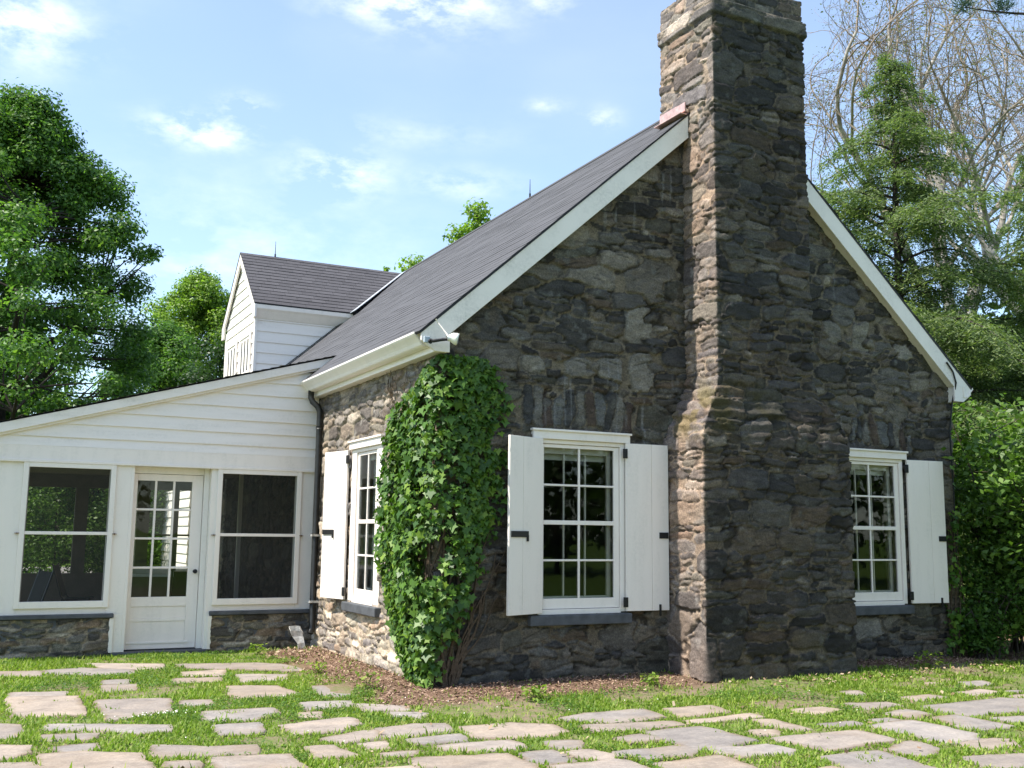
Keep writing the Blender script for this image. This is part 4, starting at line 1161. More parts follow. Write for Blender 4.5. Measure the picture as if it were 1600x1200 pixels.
def in_poly(px, py, poly, grow=0.0):
    c = poly.mean(0)
    if grow: poly = poly + (poly - c) / np.maximum(.05, np.hypot(*(poly - c).T))[:, None] * grow
    ins = np.zeros(px.shape, bool)
    x0, y0 = poly.min(0); x1, y1 = poly.max(0)
    sel = (px > x0) & (px < x1) & (py > y0) & (py < y1)
    if not sel.any(): return ins
    sx, sy = px[sel], py[sel]; r = np.zeros(sx.shape, bool)
    j = len(poly) - 1
    for i in range(len(poly)):
        xi, yi = poly[i]; xj, yj = poly[j]
        r ^= ((yi > sy) != (yj > sy)) & (sx < (xj - xi) * (sy - yi) / (yj - yi + 1e-12) + xi)
        j = i
    ins[sel] = r
    return ins
# ---- grass
def quads(P, A, B, name, mat, **k):
    """one kite-shaped face at each point: half length A, half width B (vectors)"""
    n = len(P)
    V = np.stack([P - A, P + B - A * .1, P + A, P - B - A * .1], 1).reshape(-1, 3)
    return mesh_obj(name, V, np.arange(4 * n).reshape(n, 4), mat, **k)
rg = np.random.default_rng(11)
n = 950000
gx = rg.uniform(-8.5, 13, n); gy = rg.uniform(-6.2, 5.0, n)
dd = np.stack([gx - CAM[0], gy - CAM[1]], 1)
fwd = dd @ (CF[:2] / np.hypot(*CF[:2])); lat = dd @ np.array([CR[0], CR[1]])
vis = (np.abs(lat) < fwd * .53 + .4)
vis &= ~((gx > 0) & (gx < XW) & (gy > -.02)); vis &= ~((gy > YP - .05) & (gx < .1)); vis &= ~((gx > 2.88) & (gx < 5.2) & (gy > -.77))
gx, gy = gx[vis], gy[vis]
on = np.zeros(len(gx), bool); edge_ = np.zeros(len(gx), bool)
for q in OUT:
    on |= in_poly(gx, gy, q, -.02); edge_ |= in_poly(gx, gy, q, .10)
mw = mulch_w(gx, gy)
den = smooth(.38, .56, fbm(gx * 1.8 + 3, gy * 1.8, 501, 4)) * .88 + .06
den = np.where(edge_, np.maximum(den, .55), den)
den = den * (1 - .97 * mw)
tuft = smooth(.72, .80, fbm(gx * 3.2, gy * 3.2, 511, 3)) * .5
kp = (~on & (rg.random(len(gx)) < den)) | (on & (rg.random(len(gx)) < tuft * .5))
gx, gy = gx[kp], gy[kp]; n = len(gx)
hgt = (.020 + .036 * rg.random(n) ** 1.6) * (.5 + 1.1 * fbm(gx * 2.3, gy * 2.3, 521, 3))
tall = rg.random(n) < .02; hgt = np.where(tall, hgt * 1.8, hgt)
an = rg.uniform(0, 2 * math.pi, n); lean = rg.uniform(.25, 1.25, n)
A = np.stack([np.cos(an) * np.sin(lean), np.sin(an) * np.sin(lean), np.cos(lean)], 1) * (hgt * .55)[:, None]
an2 = an + math.pi / 2
wd = rg.uniform(.004, .010, n)
B = np.stack([np.cos(an2), np.sin(an2), np.zeros(n)], 1) * wd[:, None]
P = np.stack([gx, gy, gz(gx, gy)], 1) + A * .9
tag(quads(P, A, B, 'grass', 'grass_blade'), 'short weedy grass growing between the flagstones', 'grass', kind='stuff')
# clover and broad-leaved weeds, with white heads in places
rg = np.random.default_rng(17)
n = 260000
cx = rg.uniform(-6, 10, n); cy = rg.uniform(-6, 4.2, n)
w = smooth(.56, .66, fbm(cx * 1.3 + 9, cy * 1.3, 531, 4)) * (1 - mulch_w(cx, cy))
w = np.maximum(w, np.exp(-((cx + 2.75) ** 2 / .16 + (cy + .62) ** 2 / .02)) * 1.2)
ok = (rg.random(n) < w) & ~((cx > -.05) & (cy > -.05)) & (cy < YP - .1) & ~((cx > 2.85) & (cx < 5.2) & (cy > -.8))
for q in OUT: ok &= ~in_poly(cx, cy, q, -.02)
cx, cy = cx[ok], cy[ok]; n = len(cx)
an = rg.uniform(0, 6.28, n); el_ = rg.normal(0, .35, n); sz = rg.uniform(.008, .017, n)
A = np.stack([np.cos(an) * np.cos(el_), np.sin(an) * np.cos(el_), np.sin(el_)], 1) * sz[:, None]
B = np.stack([-np.sin(an), np.cos(an), rg.normal(0, .3, n)], 1) * (sz * .7)[:, None]
leafmat('clover_leaf', (.045, .10, .018), (.10, .19, .03), (.16, .25, .05), .6, .3, .25)
tag(quads(np.stack([cx, cy, gz(cx, cy) + rg.uniform(.008, .045, n)], 1), A, B, 'clover', 'clover_leaf'), 'clover and small broad leaved weeds among the grass', 'clover', kind='stuff')
hx = np.concatenate([rg.normal(-2.75, .2, 26), rg.uniform(-4, 5, 60)]); hy = np.concatenate([rg.normal(-.64, .06, 26), rg.uniform(-4, 1, 60)])
ok = ~((hx > -.1) & (hy > -1.0))
for q in OUT: ok &= ~in_poly(hx, hy, q, -.01)
hx, hy = hx[ok], hy[ok]
b = MB()
for x, y in zip(hx, hy):
    z_ = float(gz(np.array([x]), np.array([y]))[0]) + .055
    r_ = .0065
    b.add([(x + r_, y, z_), (x, y + r_, z_), (x - r_, y, z_), (x, y - r_, z_), (x, y, z_ + r_), (x, y, z_ - r_)], [(0, 1, 4), (1, 2, 4), (2, 3, 4), (3, 0, 4), (1, 0, 5), (2, 1, 5), (3, 2, 5), (0, 3, 5)])
tag(b.build('clover_heads', 'white_paint'), 'tiny white clover flower heads in the grass', 'clover flowers', kind='stuff')
# litter

# ---- mulch
n = 95000
mx = rg.uniform(-2.2, 11, n); my = rg.uniform(-1.7, 4.2, n)
ok = (rg.random(n) < mulch_w(mx, my)) & ~((mx > 0) & (mx < XW) & (my > -.01)) & ~((mx > 2.9) & (mx < 5.15) & (my > -.73))
for q in OUT: ok &= ~in_poly(mx, my, q, -.12)
mx, my = mx[ok], my[ok]; n = len(mx)
an = rg.uniform(0, 2 * math.pi, n); el_ = rg.normal(0, .35, n)
A = np.stack([np.cos(an) * np.cos(el_), np.sin(an) * np.cos(el_), np.sin(el_)], 1) * rg.uniform(.008, .034, n)[:, None]
B = np.stack([-np.sin(an), np.cos(an), rg.normal(0, .4, n)], 1) * rg.uniform(.003, .010, n)[:, None]
m = Mat('bark_chip')
geo = m.new('ShaderNodeNewGeometry')
m.base(m.ramp(geo.outputs['Random Per Island'], [(0, (.10, .06, .04)), (.5, (.24, .15, .10)), (1, (.42, .30, .22))]), .9, .1)
M['bark_chip'] = m.m
tag(quads(np.stack([mx, my, gz(mx, my) + rg.uniform(.0, .02, n)], 1), A, B, 'mulch', 'bark_chip'), 'brown bark mulch along the foot of the cottage walls', 'mulch', kind='stuff')
# dead leaves at the foot of the chimney
n = 260
lx = np.concatenate([rg.uniform(3.4, 7.5, n), rg.uniform(-.9, -.1, 60)]); ly = np.concatenate([rg.normal(-1.0, .25, n), rg.uniform(2.6, 4.0, 60)])
lx = np.concatenate([lx, rg.uniform(-4, 6, 60)]); ly = np.concatenate([ly, rg.uniform(-4.5, -.6, 60)])
n = len(lx)
an = rg.uniform(0, 6.28, n); el_ = rg.normal(0, .5, n)
A = np.stack([np.cos(an) * np.cos(el_), np.sin(an) * np.cos(el_), np.sin(el_)], 1) * rg.uniform(.015, .036, n)[:, None]
B = np.stack([-np.sin(an), np.cos(an), rg.normal(0, .5, n)], 1) * rg.uniform(.009, .02, n)[:, None]
m = Mat('dead_leaf')
geo = m.new('ShaderNodeNewGeometry')
m.base(m.ramp(geo.outputs['Random Per Island'], [(0, (.16, .10, .06)), (.6, (.30, .21, .13)), (1, (.44, .35, .24))]), .8, .2)
M['dead_leaf'] = m.m
tag(quads(np.stack([lx, ly, gz(lx, ly) + .035], 1), A, B, 'dead_leaves', 'dead_leaf'), 'dry brown fallen leaves along the shaded wall foot', 'fallen leaves', kind='stuff')

# ------------------------------------------------------------------ vegetation
def frames(Nv, rg, spin=None):
    """orthonormal frames with the given normals and a random spin"""
    n = len(Nv)
    Nv = Nv / (np.linalg.norm(Nv, axis=1)[:, None] + 1e-9)
    ref = np.where(np.abs(Nv[:, 2:3]) < .9, np.array([[0, 0, 1.]]), np.array([[1., 0, 0]]))
    X = np.cross(ref, Nv); X /= np.linalg.norm(X, axis=1)[:, None] + 1e-9
    Y = np.cross(Nv, X)
    s = rg.uniform(0, 2 * math.pi, n) if spin is None else spin
    c, s = np.cos(s)[:, None], np.sin(s)[:, None]
    return X * c + Y * s, -X * s + Y * c, Nv
def stamp(P, X, Y, Nn, S, tmpl, faces_n, name, mat, **k):
    """copies of one flat leaf outline (k points, one polygon) at P"""
    t = np.asarray(tmpl, float); kk = len(t); n = len(P)
    V = P[:, None, :] + S[:, None, None] * (t[None, :, 0:1] * X[:, None, :] + t[None, :, 1:2] * Y[:, None, :] + t[None, :, 2:3] * Nn[:, None, :])
    return mesh_obj(name, V.reshape(-1, 3), np.arange(n * kk).reshape(n, kk), mat, **k)
KITE = [(0, -.55, 0), (.30, -.05, .05), (0, .55, -.03), (-.30, -.05, .05)]
IVY = [(0, -.12, 0), (.28, -.30, .03), (.30, -.04, .05), (.55, .10, 0), (.26, .26, .05), (0, .68, -.06), (-.26, .26, .05), (-.55, .10, 0), (-.30, -.04, .05), (-.28, -.30, .03)]

def tube_mesh(paths, name, mat, n=6, **k):
    b = MB()
    for pts, rad in paths: b.tube(pts, rad, n, cap=False)
    return b.build(name, mat, smooth=True, **k)
def bez(p0, p1, p2, n=7):
    t = np.linspace(0, 1, n)[:, None]
    return (1 - t) ** 2 * np.array(p0) + 2 * t * (1 - t) * np.array(p1) + t * t * np.array(p2)

def leafy(name, label, cat, x, y, h, rad, zb, nclump, leaves, lsize, mat, seed, bark='bark', clump=.75, trunk=.22, group=None, prof=None, lean=(0, 0), z0=0):
    """broadleaf tree: trunk, limbs running to leaf clumps spread through the crown"""
    rg = np.random.default_rng(seed)
    t = thing(name, label, cat, (x, y, z0), group)
    prof = prof or (lambda s: np.sin(np.clip(s, 0, 1) ** .8 * math.pi) ** .6)
    C_ = []
    while len(C_) < nclump:
        s = rg.random(); a = rg.uniform(0, 2 * math.pi)
        rr = rad * prof(s) * (rg.random() ** .5) * (1 + .22 * math.sin(a * 3 + seed + s * 5)) * rg.uniform(.82, 1.14)
        C_.append((x + lean[0] * s + rr * math.cos(a), y + lean[1] * s + rr * math.sin(a), z0 + zb + (h - zb) * s - .12 * rr))
    C_ = np.array(C_)
    paths = []
    tp = bez((x, y, z0 - .1), (x + rg.normal(0, .25), y + rg.normal(0, .25), z0 + h * .4), (x + lean[0] * .6, y + lean[1] * .6, z0 + h * .82), 12)
    paths.append((tp, np.linspace(trunk, trunk * .18, 12)))
    nl = 11
    limbs = []
    for i in range(nl):
        s = .18 + .62 * i / nl
        p0 = tp[int(s * 11)]
        a = i * 2.4 + rg.uniform(-.4, .4)
        q = C_[np.argmin(np.abs((np.arctan2(C_[:, 1] - y, C_[:, 0] - x) - a + math.pi) % (2 * math.pi) - math.pi) + np.abs(C_[:, 2] - p0[2] - h * .13) * .4)]
        mid = p0 * .5 + q * .5 + np.array([0, 0, -.05 * h])
        L = bez(p0, mid, q, 8); limbs.append(L)
        paths.append((L, np.linspace(trunk * .42, trunk * .08, 8)))
    LP = np.vstack(limbs + [tp[3:]])
    for q in C_:
        d = np.linalg.norm(LP - q, axis=1) + np.maximum(0, LP[:, 2] - q[2]) * 2
        p0 = LP[np.argmin(d)]
        paths.append((bez(p0, p0 * .5 + q * .5 + rg.normal(0, .2, 3), q, 5), np.linspace(trunk * .11, trunk * .03, 5)))
    tube_mesh(paths, 'trunk', bark, 6, parent=t)
    cr = clump * rg.uniform(.55, 1.25, nclump)
    nl_ = np.maximum(20, (leaves * cr ** 2 / (cr ** 2).sum()).astype(int))
    ids = np.repeat(np.arange(nclump), nl_)
    n = len(ids)
    D_ = rg.normal(0, 1, (n, 3)); D_ /= np.linalg.norm(D_, axis=1)[:, None]
    r_ = rg.random(n) ** .5
    sub = rg.normal(0, .35, (n, 3))
    P = C_[ids] + (D_ * r_[:, None] + sub * .3) * cr[ids][:, None] * np.array([1.1, 1.1, .78])
    Nv = D_ * .8 + rg.normal(0, .55, (n, 3)) + np.array([0, 0, .75])
    X, Y, Nn = frames(Nv, rg)
    stamp(P, X, Y, Nn, lsize * rg.uniform(.7, 1.35, n), KITE, 4, 'crown', mat, parent=t)
    return t

x, y = along(5, 31)
leafy('maple_tree', 'tall dark green maple with dense crown standing left behind the porch roof', 'tree', x, y, 13.4, 5.0, 1.4, 450, 195000, .105, 'maple_leaf', 4, 'dark_bark', .56, .34,
      prof=lambda s: np.where(s < .4, 1.0, np.clip(1 - (s - .4) / .63, 0, 1) ** .72))
x, y = along(-150, 37)
leafy('maple_tree', 'dark green maple partly out of frame at the far left behind the tall maple', 'tree', x, y, 9.6, 4.6, 1.5, 190, 80000, .13, 'maple_leaf', 5, 'dark_bark', .7, .3)
x, y = along(305, 50)
leafy('shade_tree', 'sunlit yellow green tree behind the white gable of the dormer', 'tree', x, y, 13.4, 3.5, 3.0, 170, 75000, .13, 'light_leaf', 6, 'bark', .62, .25)
x, y = along(250, 43)
leafy('shade_tree', 'low dark green tree between the tall maple and the white dormer gable', 'tree', x, y, 9.4, 3.2, .8, 130, 55000, .13, 'maple_leaf', 7, 'bark', .75, .22)
x, y = along(352, 40)
leafy('shade_tree', 'small dark tree right against the lower left of the dormer gable', 'tree', x, y, 8.6, 1.9, .8, 60, 20000, .13, 'dark_leaf', 17, 'bark', .8, .2)
x, y = along(742, 46)
leafy('ridge_tree', 'thin leafy treetop rising above the middle of the main roof ridge', 'tree', x, y, 16.3, 2.6, 9.0, 95, 5200, .19, 'light_leaf', 8, 'bark', .6, .2, prof=lambda s: np.clip(1.15 - s, .05, 1))
x, y = along(642, 50)
leafy('ridge_tree', 'round green treetop showing just above the roof where the dormer ridge meets it', 'tree', x, y, 14.9, 1.1, 8.0, 40, 7000, .2, 'light_leaf', 9, 'bark', .7, .2, prof=lambda s: np.clip(1.2 - s, .12, 1))
x, y = along(597, 52)
leafy('ridge_tree', 'tiny sprig of treetop left of the round one above the dormer ridge', 'tree', x, y, 14.9, .4, 8.0, 14, 900, .2, 'light_leaf', 10, 'bark', .3, .12, prof=lambda s: np.clip(1.2 - s, .2, 1))
# bushes seen through the porch
leafy('garden_bush', 'leafy bush seen through the left porch window behind the post', 'bush', -2.75, 15.0, 3.0, 1.25, .2, 60, 12000, .075, 'bush_leaf', 31, 'bark', .42, .05)
leafy('garden_bush', 'tall leafy bush filling the panes of the porch door', 'bush', -1.25, 15.4, 3.8, 1.05, .2, 60, 13000, .075, 'bush_leaf', 32, 'bark', .42, .05)
leafy('garden_bush', 'dark rounded bush beyond the drive at the left edge of the porch window', 'bush', -1.6, 47, 3.4, 2.8, .1, 40, 9000, .2, 'maple_leaf', 33, 'bark', .9, .1)

# ---- hemlock: whorls of drooping boughs with flat sprays
def hemlock(name, label, x, y, h, slope, seed, zmin=1.0, nb=230, per=420, mat='hemlock_leaf', lean=0.0):
    rg = np.random.default_rng(seed)
    t = thing(name, label, 'tree', (x, y, 0))
    tp = np.stack([x + lean * np.linspace(0, 1, 14) ** 2 + rg.normal(0, .02, 14), np.full(14, y), np.linspace(-.1, h * .985, 14)], 1)
    paths = [(tp, np.linspace(.20, .015, 14))]
    Ps, Ns, Ds = [], [], []
    for i in range(nb):
        s = (i + rg.random()) / nb
        z = zmin + (h - zmin) * s ** .9
        a = i * 2.39996 + rg.uniform(-.4, .4)
        L = (h - z) * slope * rg.choice([.45, .75, 1.0, 1.2]) * rg.uniform(.85, 1.12) + .15
        d = np.array([math.cos(a), math.sin(a), 0]); side = np.array([-d[1], d[0], 0])
        xc = x + lean * (z / h) ** 2
        p0 = np.array([xc, y, z]); up = rg.uniform(.10, .45)
        p1 = p0 + d * L * .5 + np.array([0, 0, L * up]); p2 = p0 + d * L + np.array([0, 0, L * (up * .4 - rg.uniform(.10, .40))])
        B = bez(p0, p1, p2, 9)
        paths.append((B, np.linspace(.012 + .010 * L, .004, 9)))
        nsub = int(5 + 5.5 * L)
        for j in range(nsub):
            tt = .18 + .82 * (j + rg.random()) / nsub
            k = min(tt * 8, 7.999); q = int(k); c = B[q] * (1 - k + q) + B[q + 1] * (k - q)
            sg = 1 if j % 2 else -1
            l2 = (L * .34 * (1.1 - tt) + .16) * rg.uniform(.6, 1.3)
            dr = d * rg.uniform(.5, 1.0) + side * sg * rg.uniform(.4, 1.1); dr /= np.linalg.norm(dr)
            m = int(per * l2)
            u = rg.random(m)
            Pp = c + dr * (u * l2)[:, None] + np.array([0, 0, -1.]) * (l2 * (.15 + .75 * u ** 2) * rg.uniform(.3, .8))[:, None] if False else c + dr * (u * l2)[:, None] - np.array([0, 0, 1.]) * (l2 * .5 * u ** 1.7)[:, None]
            Pp = Pp + rg.normal(0, 1, (m, 3)) * np.array([.07, .07, .06]) * (.6 + l2) - np.array([0, 0, .20]) * (rg.random((m, 1)) ** 2)
            Ps.append(Pp); Ns.append(np.array([0, 0, 1.]) + rg.normal(0, .45, (m, 3)))
            perp = np.cross(dr, [0, 0, 1.])
            Ds.append(dr * .7 + perp * rg.choice([-.8, .8], m)[:, None] + np.array([0, 0, -.5]) + rg.normal(0, .3, (m, 3)))
    P = np.vstack(Ps); Nv = np.vstack(Ns); Dv = np.vstack(Ds)
    Dv /= np.linalg.norm(Dv, axis=1)[:, None]
    B_ = np.cross(Nv, Dv); B_ /= np.linalg.norm(B_, axis=1)[:, None] + 1e-9
    n = len(P)
    tube_mesh(paths, 'trunk', 'dark_bark', 5, parent=t)
    quads(P, Dv * rg.uniform(.03, .075, n)[:, None], B_ * rg.uniform(.009, .019, n)[:, None], 'crown', mat, parent=t)
    return t
x, y = along(1412, 24.5)
hemlock('hemlock_tree', 'tall pointed hemlock with drooping boughs behind the right roof edge', x, y, 12.7, .54, 41, .8, 125, 180)
x, y = along(1640, 27)
hemlock('hemlock_tree', 'second hemlock half outside the right edge of the picture', x, y, 11.2, .42, 42, .8, 95, 170)
x, y = along(1525, 30)
hemlock('hemlock_tree', 'lower shaded hemlock filling the gap right of the eave behind the bush', x, y, 7.6, .50, 43, .4, 110, 190)

# ---- sycamore, nearly bare, pale limbs
def sycamore(name, label, x, y, seed, h0=8.5, spread=1.0, trunk=.42, reach=3.6, maxlev=7):
    rg = np.random.default_rng(seed)
    base = np.array([x, y, -.1])
    t = thing(name, label, 'tree', (x, y, 0))
    big, twigs, tips = [], [], []
    def grow(p, d, L, r, lev):
        n = 5
        pts = [p]; dd = d
        for i in range(n):
            off = (pts[-1] - base)[:2]; far_ = max(0, np.hypot(*off) - reach)
            dd = dd + rg.normal(0, .07 + .02 * lev, 3) + np.array([-off[0] * far_ * .018, -off[1] * far_ * .018, .04 if lev < 4 else .0]); dd /= np.linalg.norm(dd)
            pts.append(pts[-1] + dd * L / n)
        pts = np.array(pts)
        r = max(r, .004); (big if lev < 4 else twigs).append((pts, np.linspace(r, max(.0035, r * .62), n + 1)))
        if lev >= maxlev:
            tips.append(pts[-1]); tips.append(pts[3]); return
        nk = 3 if lev in (1, 2, 3, 4, 5) else 2
        for k in range(nk):
            j = [5, 3, 4][k] if lev else 5
            a = rg.normal(0, 1, 3); a -= dd * (a @ dd); a /= np.linalg.norm(a)
            sp_ = rg.uniform(.30, .75) if k else rg.uniform(.1, .45)
            nd = dd * math.cos(sp_) + a * math.sin(sp_) * spread; nd /= np.linalg.norm(nd)
            grow(pts[j], nd, L * rg.uniform(.62, .86), r * (rg.uniform(.58, .72) if k == 0 else rg.uniform(.42, .58)), lev + 1)
    big.append((bez(base, base + np.array([0, 0, h0 * .5]), base + np.array([.2, 0, h0]), 8), np.linspace(trunk, trunk * .75, 8)))
    for k in range(5):
        a = k * 2 * math.pi / 5 + rg.uniform(-.3, .3)
        sp_ = rg.uniform(.2, .75)
        grow(base + np.array([.2, 0, h0 - rg.uniform(0, 1.2)]), np.array([math.cos(a) * math.sin(sp_), math.sin(a) * math.sin(sp_), math.cos(sp_)]), 4.9, trunk * rg.uniform(.34, .52), 1)
    tube_mesh(big, 'trunk', 'white_bark', 7, parent=t)
    tube_mesh(twigs, 'twigs', 'twig', 3, parent=t)
    T_ = np.array(tips)
    P = np.repeat(T_, 2, 0) + rg.normal(0, .14, (len(T_) * 2, 3))
    X, Y, Nn = frames(rg.normal(0, 1, P.shape) + np.array([0, 0, .4]), rg)
    stamp(P, X, Y, Nn, rg.uniform(.04, .11, len(P)), KITE, 4, 'crown', 'sycamore_leaf', parent=t)
    return t
x, y = along(1490, 40)
sycamore('sycamore_tree', 'nearly bare sycamore with pale branching limbs against the sky behind the hemlock', x, y, 51, 9.0, 1.0, .45)
x, y = along(1640, 36)
sycamore('sycamore_tree', 'second bare pale sycamore reaching in from the right edge of the sky', x, y, 52, 8.0, .9, .40, maxlev=6)

# ---- pine whose needle tufts reach into the top right corner
x, y = along(1752, 16)
pine = thing('pine_tree', 'blue green pine with a needle tuft in the top right corner of the sky', 'tree', (x, y, 0))
rg = np.random.default_rng(61)
paths = [(np.array([(x, y, z_) for z_ in np.linspace(-.1, 12.8, 10)]), np.linspace(.16, .04, 10))]
Ps, Ds = [], []
for i in range(18):
    z_ = 8.8 + i * .2; a = i * 2.4
    L = rg.uniform(.9, 1.75)
    p2 = np.array([x + math.cos(a) * L, y + math.sin(a) * L, z_ + .25])
    paths.append((bez((x, y, z_), ((x + p2[0]) / 2, (y + p2[1]) / 2, z_ - .05), p2, 6), np.linspace(.03, .008, 6)))
    for c in (p2, p2 * .7 + np.array([x, y, z_]) * .3):
        m_ = 170
        d = rg.normal(0, 1, (m_, 3)); d[:, 2] = np.abs(d[:, 2]) * .8; d /= np.linalg.norm(d, axis=1)[:, None]
        Ps.append(c + rg.normal(0, .06, (m_, 3)) + d * .09); Ds.append(d)
P = np.vstack(Ps); Dv = np.vstack(Ds)
B_ = np.cross(Dv, rg.normal(0, 1, Dv.shape)); B_ /= np.linalg.norm(B_, axis=1)[:, None]
tube_mesh(paths, 'trunk', 'dark_bark', 6, parent=pine)
quads(P, Dv * .09, B_ * .006, 'crown', 'pine_leaf', parent=pine)

# ---- shrubs by the right corner
def shrub(name, label, x, y, h, rad, n, size, mat, seed, stems=9, group=None):
    rg = np.random.default_rng(seed)
    t = thing(name, label, 'bush', (x, y, 0), group)
    paths, tip = [], []
    for i in range(stems):
        a = rg.uniform(0, 6.28); r_ = rad * rg.uniform(.2, 1)
        p2 = np.array([x + math.cos(a) * r_, y + math.sin(a) * r_, h * rg.uniform(.35, 1.08)])
        B = bez((x + rg.normal(0, .12), y + rg.normal(0, .12), -.05), (x + math.cos(a) * r_ * .3, y + math.sin(a) * r_ * .3, p2[2] * .6), p2, 9)
        paths.append((B, np.linspace(.022, .005, 9)))
        for j in range(3, 9):
            for _ in range(3):
                q = B[j] + rg.normal(0, 1, 3) * np.array([.30, .30, .16]) * rad * .7
                tip.append(q); paths.append((bez(B[j], (B[j] + q) / 2 + np.array([0, 0, .05]), q, 4), np.linspace(.007, .003, 4)))
    tip = np.array(tip)
    ids = rg.integers(0, len(tip), n)
    P = tip[ids] + rg.normal(0, 1, (n, 3)) * np.array([.15, .15, .10]) * (rad * .55 + .35)
    P[:, 2] = np.maximum(P[:, 2], .04)
    X, Y, Nn = frames(rg.normal(0, .6, (n, 3)) + np.array([0, -.1, .8]), rg)
    tube_mesh(paths, 'stems', 'bark', 5, parent=t)
    stamp(P, X, Y, Nn, size * rg.uniform(.6, 1.35, n), KITE, 4, 'crown', mat, parent=t)
    return t
x, y = along(1570, 17.2)
shrub('tall_shrub', 'tall leafy bush with sunlit yellow green top right of the cottage corner', x, y, 3.6, 1.25, 12000, .095, 'bush_leaf', 71, 13)
x, y = along(1655, 16.0)
shrub('tall_shrub', 'leafy bush at the right picture edge beside the tall sunlit bush', x, y, 3.1, 1.15, 10000, .095, 'bush_leaf', 72, 12)
x, y = along(1522, 16.0)
shrub('low_shrub', 'low dark shrub crouching at the foot of the cottage corner by the ivy', x, y, 1.15, .60, 6000, .065, 'maple_leaf', 73, 10)
x, y = along(1600, 22)
shrub('tall_shrub', 'dark leafy thicket standing behind the sunlit bush', x, y, 3.4, 2.2, 22000, .12, 'maple_leaf', 74, 18)

# ---- ivy on the corner
def ivy(name, label, pts, nrm, size, mat, seed, stems, loc):
    rg = np.random.default_rng(seed)
    t = thing(name, label, 'ivy', loc)
    n = len(pts)
    Nv = nrm * .9 + rg.normal(0, .45, (n, 3)) + np.array([0, 0, .45])
    # leaf tips hang down
    Nn = Nv / np.linalg.norm(Nv, axis=1)[:, None]
    dn = np.array([0, 0, -1.]) + rg.normal(0, .35, (n, 3))
    Y = dn - Nn * (dn * Nn).sum(1)[:, None]; Y /= np.linalg.norm(Y, axis=1)[:, None]
    X = np.cross(Y, Nn)
    stamp(pts, X, Y, Nn, size * rg.uniform(.35, 1.4, n), IVY, 10, 'leaves', mat, parent=t)
    tube_mesh(stems, 'stem', 'ivy_stem', 5, parent=t)
    return t
rg = np.random.default_rng(81)
pts, nrm = [], []
def ivy_edge(z):      # right-hand limit on the gable, left-hand limit on the side wall
    fx = np.interp(z, [.05, .5, 1.2, 1.85, 2.5, 2.9, 3.3, 3.5], [-.02, .08, .34, .56, .72, .70, .62, .50])
    ly = np.interp(z, [.05, .4, .85, 1.6, 2.6, 3.0, 3.2, 3.45], [.55, .85, 1.08, 1.25, 1.22, 1.10, .55, .0])
    return fx, ly
while len(pts) < 8500:
    z = rg.uniform(.06, 3.5); fx, ly = ivy_edge(z)
    fx += rg.normal(0, .05); ly += rg.normal(0, .05)
    u = rg.uniform(-ly, max(fx, .06 - ly))
    prof_ = (.36 if u < .12 else .06 + .30 * max(0, 1 - (u - .12) / .42)) if u > -.25 else .26
    bulge = .04 + prof_ * (1 - rg.random() ** 1.6) * (.72 + .28 * math.sin(z * 1.6 + u)) * min(1, .35 + z / 2.2) * min(1, .3 + (3.55 - z) / .6) * min(1, (ly + u) / .2 + .3)
    dens = fbm(np.array([u * 3.]), np.array([z * 3.]), 601, 3)[0]
    if dens < .26: continue
    if u > .3 and z < 1.2 and rg.random() < .3: continue
    k = np.clip((u + .18) / .36, 0, 1) * math.pi / 2
    nv = np.array([-math.cos(k), -math.sin(k), 0])
    b0 = np.array([0, -u, z]) if u < 0 else np.array([u, 0, z])
    pts.append(b0 + nv * bulge); nrm.append(nv)
for k in range(420):                      # stray runners flat on the stone beyond the main mass
    z = rg.uniform(.5, 3.5); fx, ly = ivy_edge(z)
    u = fx + abs(rg.normal(0, .11)) if rg.random() < .6 else -ly - abs(rg.normal(0, .09))
    if vn(np.array([u * 9.]), np.array([z * 5.]), 641)[0] < .5: continue
    nv = np.array([0, -1., 0]) if u > 0 else np.array([-1., 0, 0])
    pts.append((np.array([u, 0, z]) if u > 0 else np.array([0, -u, z])) + nv * rg.uniform(.03, .09)); nrm.append(nv)
stems = []
for i in range(16):
    u = rg.uniform(-.5, .15); z1 = rg.uniform(1.5, 3.4); fx, ly = ivy_edge(z1)
    u1 = rg.uniform(-ly, max(fx, .06 - ly))
    f = lambda uu, zz, d: (-d, -uu, zz) if uu < 0 else (uu, -d, zz)
    P_ = [f(u + (u1 - u) * s + .05 * math.sin(s * 9 + i), .0 + z1 * s, .045) for s in np.linspace(0, 1, 14)]
    stems.append((P_, np.linspace(.018, .006, 14)))
for i in range(12):                       # bare stems fanning over the gable to the right of the leaves
    u = .1 + .05 * i; z1 = rg.uniform(.7, 2.0)
    P_ = [(u * s + .15 + .25 * (1 - s) * rg.random() * .2 + .03 * math.sin(s * 11 + i * 2), -.045, z1 * s) for s in np.linspace(0, 1, 12)]
    stems.append((P_, np.linspace(.014, .004, 12)))
for i in range(26):
    u = rg.uniform(-1.5, -.2); z0_ = rg.uniform(2.9, 3.3)
    P_ = [(-.04 - .05 * s * rg.random(), -u + .25 * s * (rg.random() - .3), z0_ + .3 * s * rg.random()) for s in np.linspace(0, 1, 6)]
    stems.append((P_, np.linspace(.006, .002, 6)))
ivy('corner_ivy', 'glossy green ivy climbing the left corner of the stone gable', np.array(pts), np.array(nrm), .086, 'ivy_leaf', 82, stems, (-.05, -.05, 0))
pts, nrm, stems = [], [], []
